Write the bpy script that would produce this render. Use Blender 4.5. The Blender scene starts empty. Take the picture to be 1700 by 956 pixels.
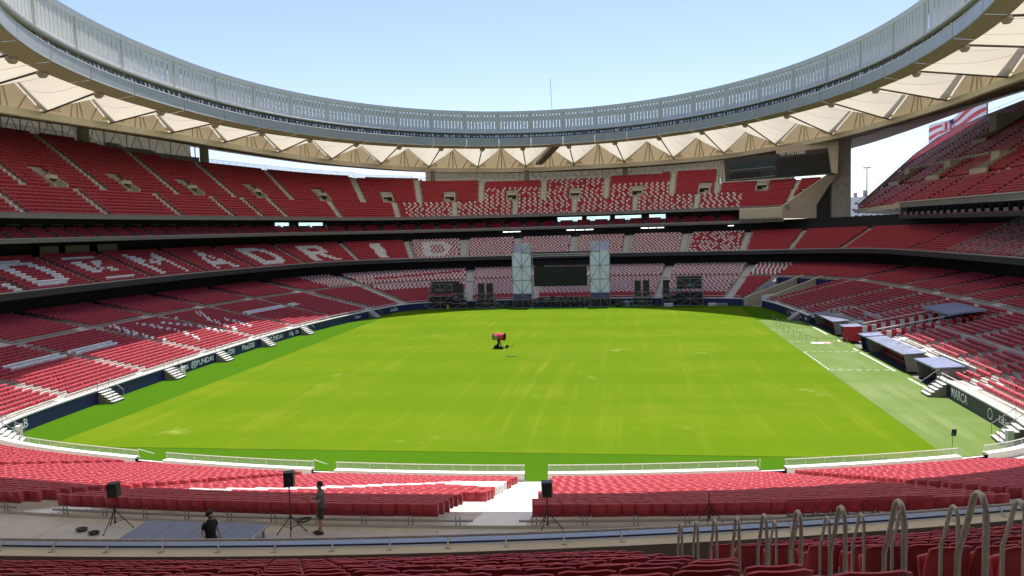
import bpy, bmesh, math, random
import numpy as np
from mathutils import Matrix, Vector

random.seed(7); rng = np.random.default_rng(11)
scene = bpy.context.scene
col = scene.collection
R = math.radians

# ---------------------------------------------------------------- camera
cam_data = bpy.data.cameras.new('camera')
cam_data.sensor_width = 36.0
cam_data.lens = 1277.0 / 1700.0 * 36.0
cam_data.clip_start = 0.1; cam_data.clip_end = 3000
cam = bpy.data.objects.new('camera', cam_data); col.objects.link(cam)
_d = Vector((188 / 1277, 104 / 1277, 1)).normalized()          # world +y seen from the camera (right, up, forward)
_u = Vector((-math.sin(R(1.0)), math.cos(R(1.0)), 0))
_z = (_u - _d * _u.dot(_d)).normalized()
_x = _z.cross(_d); _x = _x if _x.x > 0 else -_x
right = Vector((_x[0], _d[0], _z[0])); upv = Vector((_x[1], _d[1], _z[1])); fwd = Vector((_x[2], _d[2], _z[2]))
CAM = Vector((13.2, -110.0, 17.4))
cam.matrix_world = Matrix(((right.x, upv.x, -fwd.x, CAM.x), (right.y, upv.y, -fwd.y, CAM.y), (right.z, upv.z, -fwd.z, CAM.z), (0, 0, 0, 1)))
scene.camera = cam

# ---------------------------------------------------------------- sky and sun
SUN = Vector((0.05, 0.335, 1.0)).normalized()                   # towards the sun
world = bpy.data.worlds.new('World'); scene.world = world; world.use_nodes = True
wn = world.node_tree.nodes; wl = world.node_tree.links; wn.clear()
sky = wn.new('ShaderNodeTexSky'); sky.sky_type = 'NISHITA'; sky.sun_disc = False
sky.sun_elevation = math.asin(SUN.z); sky.sun_rotation = math.atan2(SUN.x, SUN.y)
sky.altitude = 650; sky.air_density = 1.0; sky.dust_density = 1.2; sky.ozone_density = 2.2
bg = wn.new('ShaderNodeBackground'); bg.inputs['Strength'].default_value = 0.106
wo = wn.new('ShaderNodeOutputWorld')
tint = wn.new('ShaderNodeMix'); tint.data_type = 'RGBA'; tint.blend_type = 'MULTIPLY'; tint.inputs[0].default_value = 1.0; tint.inputs[7].default_value = (1.04, 0.95, 1.02, 1)
wl.new(sky.outputs[0], tint.inputs[6]); wl.new(tint.outputs[2], bg.inputs['Color']); wl.new(bg.outputs[0], wo.inputs['Surface'])
sun_data = bpy.data.lights.new('sun', 'SUN'); sun_data.energy = 3.7; sun_data.angle = R(0.53); sun_data.color = (1.0, 0.96, 0.90)
sun = bpy.data.objects.new('sun', sun_data); col.objects.link(sun)
sun.rotation_euler = SUN.to_track_quat('Z', 'Y').to_euler(); sun.location = (0, 0, 120)

scene.view_settings.view_transform = 'Standard'; scene.view_settings.look = 'None'
scene.view_settings.exposure = 1.0; scene.view_settings.gamma = 1.0
scene.view_settings.use_curve_mapping = False
scene.cycles.max_bounces = 8; scene.cycles.diffuse_bounces = 4; scene.cycles.transparent_max_bounces = 12
scene.cycles.use_denoising = True

# ---------------------------------------------------------------- materials
def mat(name, rgb, rough=0.6, metal=0.0, var=0.0, scale=3.0, bump=0.0, spec=0.5, trans=0.0, emit=0.0, alpha=1.0, var2=None):
    m = bpy.data.materials.new(name); m.use_nodes = True
    nt = m.node_tree; b = nt.nodes['Principled BSDF']; L = nt.links
    b.inputs['Base Color'].default_value = (*rgb, 1); b.inputs['Roughness'].default_value = rough
    b.inputs['Metallic'].default_value = metal; b.inputs['Specular IOR Level'].default_value = spec
    b.inputs['Alpha'].default_value = alpha
    if emit: b.inputs['Emission Color'].default_value = (*rgb, 1); b.inputs['Emission Strength'].default_value = emit
    if var or bump:
        tc = nt.nodes.new('ShaderNodeTexCoord')
        nz = nt.nodes.new('ShaderNodeTexNoise'); nz.inputs['Scale'].default_value = scale; nz.inputs['Detail'].default_value = 6; nz.inputs['Roughness'].default_value = 0.65
        L.new(tc.outputs['Object'], nz.inputs['Vector'])
        if var:
            mx = nt.nodes.new('ShaderNodeMix'); mx.data_type = 'RGBA'
            mr = nt.nodes.new('ShaderNodeMapRange'); mr.inputs[1].default_value = 0.3; mr.inputs[2].default_value = 0.7
            L.new(nz.outputs[0], mr.inputs[0]); L.new(mr.outputs[0], mx.inputs[0])
            lo = var2 if var2 else tuple(c * (1 - var) for c in rgb)
            mx.inputs[6].default_value = (*lo, 1); mx.inputs[7].default_value = (*[min(1, c * (1 + var * 0.6)) for c in rgb], 1)
            L.new(mx.outputs[2], b.inputs['Base Color'])
        if bump:
            bp = nt.nodes.new('ShaderNodeBump'); bp.inputs['Strength'].default_value = bump; bp.inputs['Distance'].default_value = 0.02
            L.new(nz.outputs[0], bp.inputs['Height']); L.new(bp.outputs[0], b.inputs['Normal'])
    if trans:
        tr = nt.nodes.new('ShaderNodeBsdfTranslucent'); tr.inputs['Color'].default_value = (*rgb, 1)
        ms = nt.nodes.new('ShaderNodeMixShader'); ms.inputs[0].default_value = trans
        out = nt.nodes['Material Output']
        L.new(b.outputs[0], ms.inputs[1]); L.new(tr.outputs[0], ms.inputs[2]); L.new(ms.outputs[0], out.inputs['Surface'])
    return m

M = {}
M['concrete'] = mat('concrete', (0.42, 0.40, 0.37), 0.85, var=0.25, scale=0.9, bump=0.2)
M['pale_concrete'] = mat('pale_concrete', (0.50, 0.47, 0.42), 0.8, var=0.15, scale=1.3, bump=0.15)
M['cream'] = mat('cream_concrete', (0.52, 0.47, 0.38), 0.75, var=0.12, scale=0.7, bump=0.1)
M['white_paint'] = mat('white_paint', (0.74, 0.73, 0.70), 0.6, var=0.08, scale=2)
M['stair'] = mat('stair_concrete', (0.66, 0.65, 0.62), 0.8, var=0.15, scale=2)
M['grey_band'] = mat('grey_band', (0.20, 0.19, 0.18), 0.55, var=0.12, scale=0.4)
M['dark_band'] = mat('dark_band', (0.035, 0.035, 0.042), 0.5, var=0.2, scale=0.3)
M['black'] = mat('black_void', (0.012, 0.012, 0.014), 0.8)  # near-black stands in for the darkness of gaps and openings
M['silver'] = mat('silver_rail', (0.55, 0.55, 0.55), 0.4, metal=0.6)
M['white_rail'] = mat('white_rail', (0.72, 0.71, 0.68), 0.45)
M['steel'] = mat('galvanised_steel', (0.34, 0.34, 0.34), 0.5, metal=0.6, var=0.15, scale=5)
M['hoop'] = mat('dull_rail_steel', (0.46, 0.43, 0.39), 0.45, metal=0.5, var=0.35, scale=9)
M['black_metal'] = mat('black_metal', (0.012, 0.012, 0.013), 0.5)
M['black_plastic'] = mat('black_plastic', (0.014, 0.014, 0.015), 0.45, bump=0.1, scale=60)
M['navy'] = mat('navy_board', (0.014, 0.018, 0.10), 0.5, var=0.15, scale=0.6)
M['dark_board'] = mat('dark_board', (0.026, 0.030, 0.062), 0.5, var=0.15, scale=0.6)
M['letter'] = mat('white_letter', (0.70, 0.72, 0.74), 0.6)
M['membrane'] = mat('roof_membrane', (0.62, 0.57, 0.45), 0.7, trans=0.50, var=0.04, scale=0.25)
M['gable'] = mat('tan_membrane', (0.84, 0.73, 0.54), 0.7, trans=0.72, var=0.06, scale=0.3)
M['gable_strut'] = mat('tan_strut', (0.40, 0.31, 0.19), 0.7)
M['beam'] = mat('roof_beam', (0.66, 0.60, 0.48), 0.6, var=0.10, scale=0.5)
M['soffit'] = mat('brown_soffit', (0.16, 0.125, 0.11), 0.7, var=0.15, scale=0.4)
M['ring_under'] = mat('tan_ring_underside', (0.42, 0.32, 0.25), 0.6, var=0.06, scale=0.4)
M['ring_panel'] = mat('grey_ring_panel', (0.40, 0.385, 0.32), 0.35, var=0.10, scale=0.6)
M['slat'] = mat('grey_metal_slat', (0.64, 0.625, 0.53), 0.5, metal=0.0, var=0.10, scale=0.8)
M['cap'] = mat('light_metal_cap', (0.66, 0.64, 0.61), 0.5)
M['cable'] = mat('dark_cable', (0.06, 0.05, 0.045), 0.6)
M['lamp_body'] = mat('lamp_body', (0.19, 0.195, 0.20), 0.5)
M['lamp_glass'] = mat('lamp_glass', (0.75, 0.76, 0.72), 0.2)
M['screen'] = mat('dark_screen', (0.007, 0.007, 0.009), 0.65)
M['glass_dark'] = mat('dark_window', (0.02, 0.035, 0.045), 0.08)
M['bright_window'] = mat('daylit_window', (0.55, 0.85, 0.88), 0.3, emit=0.75)
M['tube_light'] = mat('lit_tube', (1, 1, 1), 0.3, emit=1.6)
M['stage_cloth'] = mat('pale_blue_cloth', (0.80, 0.80, 1.0), 0.6, var=0.10, scale=0.5)
M['stage_cloth2'] = mat('lilac_cloth', (0.56, 0.54, 0.76), 0.6, var=0.12, scale=0.6)
M['stage_print'] = mat('violet_print', (0.12, 0.09, 0.25), 0.6, var=0.9, scale=1.2)
M['platform'] = mat('blue_grey_deck', (0.155, 0.18, 0.245), 0.55, var=0.08, scale=1.5)
M['ledge_metal'] = mat('sky_tinted_flashing', (0.20, 0.25, 0.36), 0.35, var=0.1, scale=2)  # blue in the base colour stands in for reflected sky
M['walk'] = mat('walkway_screed', (0.50, 0.47, 0.42), 0.5, var=0.22, scale=0.35, bump=0.05)
M['walk_grey'] = mat('walkway_grey', (0.27, 0.26, 0.245), 0.42, var=0.2, scale=0.5)
M['red_panel'] = mat('red_panel', (0.42, 0.02, 0.03), 0.5)
M['white_panel'] = mat('white_panel', (0.66, 0.66, 0.64), 0.5)
M['dug_roof'] = mat('dugout_roof', (0.26, 0.29, 0.44), 0.3, var=0.2, scale=1.5)
M['dug_roof2'] = mat('dugout_roof_worn', (0.24, 0.27, 0.38), 0.35, var=0.5, scale=1.2)
M['dug_in'] = mat('dugout_inside', (0.018, 0.022, 0.05), 0.6)
M['dug_bench'] = mat('dugout_bench', (0.22, 0.02, 0.02), 0.5)
M['glass'] = mat('clear_partition', (0.55, 0.62, 0.62), 0.1, alpha=0.30)
M['fan_red'] = mat('fan_red', (0.50, 0.03, 0.06), 0.35)
M['skin'] = mat('skin', (0.42, 0.23, 0.15), 0.55)
M['hair'] = mat('hair', (0.012, 0.010, 0.009), 0.7)
M['grey_shirt'] = mat('grey_shirt', (0.12, 0.12, 0.118), 0.85, var=0.2, scale=8)
M['black_shirt'] = mat('black_shirt', (0.010, 0.010, 0.011), 0.85)
M['shorts'] = mat('dark_shorts', (0.040, 0.036, 0.034), 0.85)
M['shoe'] = mat('dark_shoe', (0.025, 0.016, 0.013), 0.7)
M['building'] = mat('white_building', (0.72, 0.72, 0.70), 0.7)
M['flag_red'] = mat('flag_red', (0.60, 0.10, 0.12), 0.7, trans=0.6)
M['flag_white'] = mat('flag_white', (0.78, 0.78, 0.80), 0.7, trans=0.45)
M['flag_blue'] = mat('flag_blue', (0.02, 0.03, 0.20), 0.7, trans=0.3)
M['line'] = mat('white_line', (0.58, 0.62, 0.52), 0.8, var=0.15, scale=2)
M['yellow'] = mat('yellow_vest', (0.6, 0.55, 0.02), 0.7)

def seat_mat(name, rgb, rough=0.42):
    m = mat(name, rgb, rough, spec=0.42); nt = m.node_tree; b = nt.nodes['Principled BSDF']; L = nt.links
    at = nt.nodes.new('ShaderNodeAttribute'); at.attribute_name = 'tone'
    hs = nt.nodes.new('ShaderNodeHueSaturation'); hs.inputs['Color'].default_value = (*rgb, 1)
    mr = nt.nodes.new('ShaderNodeMapRange'); mr.inputs[3].default_value = 0.72; mr.inputs[4].default_value = 1.28
    L.new(at.outputs['Fac'], mr.inputs[0]); L.new(mr.outputs[0], hs.inputs['Value'])
    L.new(hs.outputs[0], b.inputs['Base Color'])
    return m
M['seat_red'] = seat_mat('seat_red', (0.415, 0.036, 0.056))
M['seat_white'] = seat_mat('seat_white', (0.78, 0.78, 0.78))

def grass_mat(name, c1, c2, c3, stripes=False):
    m = mat(name, c1, 0.95, spec=0.04); nt = m.node_tree; b = nt.nodes['Principled BSDF']; L = nt.links
    tc = nt.nodes.new('ShaderNodeTexCoord')
    def noise(scale, detail, sx=1, sy=1):
        mp = nt.nodes.new('ShaderNodeMapping'); mp.inputs['Scale'].default_value = (sx, sy, 1)
        L.new(tc.outputs['Object'], mp.inputs[0])
        n = nt.nodes.new('ShaderNodeTexNoise'); n.inputs['Scale'].default_value = scale; n.inputs['Detail'].default_value = detail; n.inputs['Roughness'].default_value = 0.7
        L.new(mp.outputs[0], n.inputs['Vector']); return n
    def mix(fac, a, bcol, lo=0.35, hi=0.7, amt=1.0):
        mr = nt.nodes.new('ShaderNodeMapRange'); mr.inputs[1].default_value = lo; mr.inputs[2].default_value = hi; mr.inputs[4].default_value = amt
        L.new(fac, mr.inputs[0])
        x = nt.nodes.new('ShaderNodeMix'); x.data_type = 'RGBA'; L.new(mr.outputs[0], x.inputs[0])
        if isinstance(a, tuple): x.inputs[6].default_value = (*a, 1)
        else: L.new(a, x.inputs[6])
        x.inputs[7].default_value = (*bcol, 1); return x.outputs[2]
    cur = mix(noise(0.035, 5, 1.0, 0.6).outputs[0], c1, c2)
    cur = mix(noise(0.9, 8).outputs[0], cur, c3, 0.45, 0.75, 0.35)
    if stripes:
        cur = mix(noise(0.55, 3, 1.0, 0.03).outputs[0], cur, c3, 0.53, 0.66, 0.55)     # mower and roller tracks along the pitch
        wv = nt.nodes.new('ShaderNodeTexWave'); wv.bands_direction = 'Y'; wv.inputs['Scale'].default_value = 0.022; wv.inputs['Distortion'].default_value = 1.2; wv.inputs['Detail'].default_value = 3
        L.new(tc.outputs['Object'], wv.inputs['Vector']); cur = mix(wv.outputs['Fac'], cur, c2, 0.3, 0.7, 0.55)   # faint mowing bands across the pitch
        cur = mix(noise(0.30, 4, 0.05, 1.0).outputs[0], cur, c2, 0.5, 0.7, 0.35)
        cur = mix(noise(0.07, 3, 1, 1).outputs[0], cur, c3, 0.5, 0.72, 0.4)
        cur = mix(noise(0.12, 9, 1, 1).outputs[0], cur, (0.34, 0.34, 0.10), 0.62, 0.74, 0.6)  # worn, yellowed spots
    L.new(cur, b.inputs['Base Color'])
    n = noise(22, 4); bp = nt.nodes.new('ShaderNodeBump'); bp.inputs['Strength'].default_value = 0.5; bp.inputs['Distance'].default_value = 0.03
    L.new(n.outputs[0], bp.inputs['Height']); L.new(bp.outputs[0], b.inputs['Normal'])
    return m
M['pitch'] = grass_mat('mown_grass', (0.106, 0.171, 0.004), (0.082, 0.152, 0.003), (0.155, 0.190, 0.012), True)
M['turf'] = grass_mat('dark_turf', (0.050, 0.128, 0.003), (0.044, 0.115, 0.003), (0.058, 0.138, 0.005))
M['pale_turf'] = grass_mat('pale_turf', (0.145, 0.196, 0.062), (0.112, 0.172, 0.043), (0.195, 0.245, 0.105), True)
M['ground'] = mat('outside_ground', (0.22, 0.21, 0.19), 0.9, var=0.2, scale=0.05)
# ---------------------------------------------------------------- bowl geometry
NB = 2880
def sstep(a, b, x):
    t = np.clip((x - a) / (b - a), 0, 1); return t * t * (3 - 2 * t)
_th = np.radians(np.arange(NB) * 360.0 / NB)
def _base(th):
    c, s = np.cos(th), np.sin(th); lo = np.full(th.shape, 20.0); hi = np.full(th.shape, 95.0)
    for _ in range(50):                  # four shallow arcs blended at the corners
        r = (lo + hi) / 2; x, y = r * c, r * s
        g = np.stack([y - (61.0 - x * x / 270), -x - (43.7 - y * y / np.where(y > 0, 360, 1500)), x - (44.0 - y * y / np.where(y > 0, 900, 2500)), -y - (61.6 - x * x / 230)])
        k = 2.6; m = g.max(0); F = m + k * np.log(np.exp((g - m) / k).sum(0))
        hi = np.where(F > 0, r, hi); lo = np.where(F > 0, lo, r)
    return np.stack([lo * c, lo * s], -1)
_P = _base(_th)
_T = np.roll(_P, -1, 0) - np.roll(_P, 1, 0)
_T /= np.linalg.norm(_T, axis=1)[:, None]
_N = np.stack([_T[:, 1], -_T[:, 0]], -1)
for _ in range(30):                     # soften the normals so that rows run smoothly
    _N = (_N + np.roll(_N, 1, 0) + np.roll(_N, -1, 0)) / 3
_N /= np.linalg.norm(_N, axis=1)[:, None]
def bowl(th, d):
    """plan points at ring angle th (degrees), d metres behind the front wall -> xy, normal"""
    th = np.asarray(th, float); i = (th % 360) * NB / 360.0
    a = np.floor(i).astype(int); w = (i - a)[..., None]; a %= NB; b = (a + 1) % NB
    p = _P[a] * (1 - w) + _P[b] * w; n = _N[a] * (1 - w) + _N[b] * w
    n = n / np.linalg.norm(n, axis=-1, keepdims=True)
    return p + n * np.asarray(d, float)[..., None], n
def ext2(th):                            # extra set-back of the middle tier
    n = bowl(th, np.zeros_like(np.asarray(th, float)))[1]
    ny = n[..., 1]; return 3 * np.clip(ny, 0, 1) ** 2 + 8.5 * np.clip(-ny, 0, 1) ** 2
def ext3(th):                            # extra set-back of box tier and upper tier
    n = bowl(th, np.zeros_like(np.asarray(th, float)))[1]
    ny = n[..., 1]; return 9 * np.clip(ny, 0, 1) ** 2 + 17 * np.clip(-ny, 0, 1) ** 2

# ---------------------------------------------------------------- mesh helpers
class MB:
    def __init__(s): s.v = []; s.f = []; s.m = []
    def quad(s, a, b, c, d, mi=0):
        n = len(s.v); s.v += [tuple(a), tuple(b), tuple(c), tuple(d)]; s.f.append((n, n + 1, n + 2, n + 3)); s.m.append(mi)
    def poly(s, pts, mi=0):
        n = len(s.v); s.v += [tuple(p) for p in pts]; s.f.append(tuple(range(n, n + len(pts)))); s.m.append(mi)
    def box(s, o, ax, ay, az, mi=0):
        """box with corner o and edge vectors"""
        o, ax, ay, az = map(Vector, (o, ax, ay, az)); n = len(s.v)
        s.v += [tuple(o), tuple(o + ax), tuple(o + ax + ay), tuple(o + ay), tuple(o + az), tuple(o + ax + az), tuple(o + ax + ay + az), tuple(o + ay + az)]
        fs = [(0, 3, 2, 1), (4, 5, 6, 7), (0, 1, 5, 4), (1, 2, 6, 5), (2, 3, 7, 6), (3, 0, 4, 7)]
        if ax.cross(ay).dot(az) < 0: fs = [tuple(reversed(f)) for f in fs]
        s.f += [tuple(n + i for i in f) for f in fs]; s.m += [mi] * 6
    def cbox(s, c, sx, sy, sz, mi=0, rz=0.0):
        """box centred in xy, standing on c.z"""
        cx, sn = math.cos(rz), math.sin(rz); ax = Vector((cx * sx, sn * sx, 0)); ay = Vector((-sn * sy, cx * sy, 0))
        s.box(Vector(c) - ax / 2 - ay / 2, ax, ay, (0, 0, sz), mi)
    def prism(s, pts, ext, mi=0):
        ext = Vector(ext); pts = [Vector(p) for p in pts]; n = len(s.v); k = len(pts)
        s.v += [tuple(p) for p in pts] + [tuple(p + ext) for p in pts]
        s.f.append(tuple(n + i for i in reversed(range(k)))); s.f.append(tuple(n + k + i for i in range(k))); s.m += [mi, mi]
        for i in range(k):
            j = (i + 1) % k; s.f.append((n + i, n + j, n + k + j, n + k + i)); s.m.append(mi)
    def tube(s, pts, r, seg=6, mi=0, caps=True, radii=None):
        pts = [Vector(p) for p in pts]; n0 = len(s.v); k = len(pts)
        ref = Vector((0, 0, 1))
        for i, p in enumerate(pts):
            t = (pts[min(i + 1, k - 1)] - pts[max(i - 1, 0)]).normalized()
            rf = ref if abs(t.z) < 0.95 else Vector((1, 0, 0))
            a = t.cross(rf).normalized(); b = t.cross(a)
            rr = radii[i] if radii else r
            for q in range(seg):
                an = 2 * math.pi * q / seg; s.v.append(tuple(p + a * math.cos(an) * rr + b * math.sin(an) * rr))
        for i in range(k - 1):
            for q in range(seg):
                w = (q + 1) % seg; s.f.append((n0 + i * seg + q, n0 + i * seg + w, n0 + (i + 1) * seg + w, n0 + (i + 1) * seg + q)); s.m.append(mi)
        if caps:
            s.f.append(tuple(n0 + q for q in reversed(range(seg)))); s.f.append(tuple(n0 + (k - 1) * seg + q for q in range(seg))); s.m += [mi, mi]
    def build(s, name, mats, parent=None, smooth=False, origin=None):
        me = bpy.data.meshes.new(name)
        vs = s.v if origin is None else [tuple(Vector(v) - Vector(origin)) for v in s.v]
        me.from_pydata(vs, [], s.f); 
        for m in (mats if isinstance(mats, (list, tuple)) else [mats]): me.materials.append(M[m] if isinstance(m, str) else m)
        if any(s.m): me.polygons.foreach_set('material_index', s.m)
        if smooth: me.polygons.foreach_set('use_smooth', [True] * len(me.polygons))
        me.update()
        o = bpy.data.objects.new(name, me); col.objects.link(o)
        if origin is not None: o.location = origin
        if parent is not None: o.parent = parent
        return o
def tag(o, label, cat=None, group=None, kind=None):
    if label: o['label'] = label
    if cat: o['category'] = cat
    if group: o['group'] = group
    if kind: o['kind'] = kind
    return o
def thing(name, label, cat, group=None, loc=(0, 0, 0), rz=0.0):
    o = bpy.data.objects.new(name, None); o.empty_display_size = 0.3; col.objects.link(o); o.location = loc; o.rotation_euler = (0, 0, rz)
    return tag(o, label, cat, group)
def copy_tree(o, parent=None):
    c = o.copy(); col.objects.link(c); c.parent = parent
    for ch in list(o.children): copy_tree(ch, c)
    return c
def place(o, parent):
    o.parent = parent; return o
_tid = [0]
def text_mesh(txt, size, depth=0.012, bold=0.0, sx=1.0):
    cu = bpy.data.curves.new('lettering', 'FONT'); cu.body = txt; cu.size = size; cu.extrude = depth; cu.offset = bold; cu.align_x = 'CENTER'; cu.align_y = 'CENTER'; cu.resolution_u = 2
    ob = bpy.data.objects.new('lettering', cu); me = bpy.data.meshes.new_from_object(ob)
    bpy.data.objects.remove(ob); bpy.data.curves.remove(cu)
    if sx != 1.0: me.transform(Matrix.Diagonal((sx, 1, 1, 1)))
    return me
def put_text(txt, size, mw, material, parent, bold=0.0, sx=1.0, name='lettering'):
    me = text_mesh(txt, size, 0.012, bold, sx); me.materials.append(M[material])
    o = bpy.data.objects.new(name, me); col.objects.link(o); o.parent = parent; o.matrix_world = mw
    if parent is not None: o.matrix_parent_inverse = Matrix.Identity(4); o.matrix_basis = parent.matrix_basis.inverted() @ mw if parent.parent is None else mw
    return o

def strip(th, prof, name, mats, parent=None, mi=None, closed=False, smooth=False):
    """ring surface: th angles, prof = list of (d, z) with scalars or arrays over th"""
    th = np.asarray(th, float); n = len(th); k = len(prof)
    V = np.zeros((n, k, 3))
    for j, (d, z) in enumerate(prof):
        p, _ = bowl(th, np.broadcast_to(np.asarray(d, float), th.shape)); V[:, j, :2] = p; V[:, j, 2] = z
    idx = np.arange(n * k).reshape(n, k)
    if closed: a, b = idx, np.roll(idx, -1, 0)
    else: a, b = idx[:-1], idx[1:]
    F = np.stack([a[:, :-1], a[:, 1:], b[:, 1:], b[:, :-1]], -1)
    if mi is not None: MI = np.broadcast_to(np.asarray(mi)[None, :], F.shape[:2]).reshape(-1)
    F = F.reshape(-1, 4); Vf = V.reshape(-1, 3)
    P = Vf[F]; area = np.linalg.norm(np.cross(P[:, 2] - P[:, 0], P[:, 3] - P[:, 1]), axis=1); ok = area > 1e-5
    F = F[ok]
    me = bpy.data.meshes.new(name); me.from_pydata(Vf.tolist(), [], F.tolist())
    for m in (mats if isinstance(mats, (list, tuple)) else [mats]): me.materials.append(M[m])
    if mi is not None: me.polygons.foreach_set('material_index', MI[ok].astype(np.int32))
    if smooth: me.polygons.foreach_set('use_smooth', [True] * len(me.polygons))
    me.update(); o = bpy.data.objects.new(name, me); col.objects.link(o)
    if parent is not None: o.parent = parent
    return o
def pt(th, d, z):
    p, n = bowl(np.array([th]), np.array([float(d)])); return Vector((p[0, 0], p[0, 1], z))
def nrm(th):
    _, n = bowl(np.array([th]), np.array([0.0])); return Vector((n[0, 0], n[0, 1], 0))
def frame(th, d, z):
    """right (as seen from the field), up, towards the field"""
    n = nrm(th); r = Vector((n.y, -n.x, 0)); o = pt(th, d, z)
    return Matrix(((r.x, 0, -n.x, o.x), (r.y, 0, -n.y, o.y), (0, 1, 0, o.z), (0, 0, 0, 1)))
def rng_th(a, b, step=0.5):
    return np.arange(a, b + 1e-6, (b - a) / max(1, round((b - a) / step)))

# ---------------------------------------------------------------- ground, pitch, turf
def sheet(name, pts, z, material, label, cat='ground'):
    m = MB(); m.poly([(x, y, z) for x, y in pts]); o = m.build(name, material)
    return tag(o, label, cat, kind='structure')
sheet('ground', [(-1500, -1500), (1500, -1500), (1500, 1500), (-1500, 1500)], -0.30, 'ground', 'pale paved ground outside the stadium')
_t = np.arange(0, 360, 1.0); _p, _ = bowl(_t, 0 * _t + 0.2)
turf = sheet('turf_surround', [tuple(p) for p in _p], 0.0, 'turf', 'dark green artificial turf strip around the pitch')
pitch = MB()
for i in range(24):
    for j in range(36):
        x0, x1 = -36 + 72 * i / 24, -36 + 72 * (i + 1) / 24; y0, y1 = -52 + 104 * j / 36, -52 + 104 * (j + 1) / 36
        pitch.quad((x0, y0, 0.02), (x1, y0, 0.02), (x1, y1, 0.02), (x0, y1, 0.02))
tag(pitch.build('pitch', 'pitch'), 'mown yellow-green natural grass pitch', 'pitch', kind='structure')
# pale turf on the dugout side, widening round the near corner
_m = MB(); _th = rng_th(-47.5, 36, 1.0); _q, _ = bowl(_th, 0 * _th - 0.02)
_in = [(36.05, float(np.clip(y * 0.96, -52.5, 39.5))) for x, y in _q]
for i in range(len(_q) - 1): _m.quad((*_in[i], 0.006), (*_q[i], 0.006), (*_q[i + 1], 0.006), (*_in[i + 1], 0.006))
_m.poly([(36.05, _in[0][1], 0.006), (31.0, -53.4, 0.006), (30.0, -57.0, 0.006), (34.0, -56.4, 0.006), (*_q[0], 0.006)])
pale = tag(_m.build('pale_turf', 'pale_turf'), 'pale green worn turf beside the dugouts', 'ground', kind='structure')
ln = 0
def line(x0, y0, x1, y1, w=0.12):
    m = MB(); a = Vector((x0, y0, 0.012)); b = Vector((x1, y1, 0.012)); t = (b - a).normalized(); s = Vector((-t.y, t.x, 0)) * w / 2
    m.quad(a - s, b - s, b + s, a + s); return place(m.build('line_marking', 'line'), pale)
for k in range(12): line(36.35, -4.6 - k * 1.08, 36.35, -5.2 - k * 1.08, 0.16)
for yy in (-4.5, -17.5, 17.5, 4.6):
    for k in range(7): line(36.3 + k * 1.0, yy, 36.85 + k * 1.0, yy, 0.14)
for y0, y1 in ((11.6, 22.8), (-18.2, -5.0), (4.4, 6.0), (-4.0, -2.0), (-28.2, -22.4)): line(43.25, y0, 43.25, y1, 0.26)
em = MB()
for k in range(18):
    a0, a1 = 2 * math.pi * k / 18, 2 * math.pi * (k + 1) / 18; c = Vector((40.4, 3.2, 0.014))
    em.poly([c, c + Vector((1.5 * math.cos(a0), 0.75 * math.sin(a0), 0)), c + Vector((1.5 * math.cos(a1), 0.75 * math.sin(a1), 0))], 0 if math.cos(a0) < -0.35 else (1 if k % 2 else 2))
place(em.build('painted_emblem', ['stage_cloth', 'letter', 'red_panel']), pale)

# ---------------------------------------------------------------- tier profiles
def sides(th):
    n = bowl(th, np.zeros_like(np.asarray(th, float)))[1]; nx = n[..., 0]
    return np.clip(-nx, 0, 1) ** 2, np.clip(nx, 0, 1) ** 2          # left, right weight
LOW_N, LOW_D, LOW_R = 18, 0.911, 0.184
def low_d(k): return 1.5 + LOW_D * k
def low_z(k, th): return 1.1 + LOW_R * k + 0.1 * sides(th)[1] * k / 18
MID_D0, MID_D1 = 17.9, 19.5
def mid_z(th): return 4.42 + 0.1 * sides(th)[1]
UPB_N = 12
def upb_d(k): return MID_D1 + 0.89 * k
def upb_z(k, th): return 4.75 + 0.175 * k + 0.1 * sides(th)[1]
T2_N = 13
def t2_d0(th): return 24.0 + ext2(th)
def t2_lift(th): l, r = sides(th); return 0.35 * l + 0.75 * r
def t2_d(k, th): return t2_d0(th) + 1.0 + 0.85 * k
def t2_z(k, th): return 10.0 + 0.36 * k + t2_lift(th)
def bx_d0(th): return 29.0 + ext3(th)
def bx_lift(th): return 0.35 * sides(th)[0]
def up_d0(th): return 27.0 + ext3(th)
def up_lift(th): return 0.4 * sides(th)[0]
def up_rise(th): return 0.52 + 0.085 * sides(th)[0]
UPA_N = 8
def upa_d(k, th): return up_d0(th) + 0.5 + 0.8 * k
def upa_z(k, th): return 20.75 + up_lift(th) + up_rise(th) * k
def upm_d0(th): return upa_d(UPA_N, th)
def upm_z(th): return upa_z(UPA_N, th) - 0.1
def uub_d(k, th): return upm_d0(th) + 1.3 + 0.8 * k
def uub_z(k, th): return upm_z(th) + 0.35 + up_rise(th) * k
def uub_n(th): return np.floor(np.interp(th, [56, 64.1, 64.2, 74, 85, 97, 108.8, 116.4, 120, 128, 138, 147.5, 154, 170, 220], [5, 5, 13, 13, 12, 11, 12, 13, 14, 14.2, 15, 16.5, 18, 19, 20]))
NR_N, NR_D = 27, 0.83
def nr_d(k): return 1.5 + NR_D * k
def nr_z(k): return 1.1 + 0.236 * k
NR_WALK = 7.36

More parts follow.
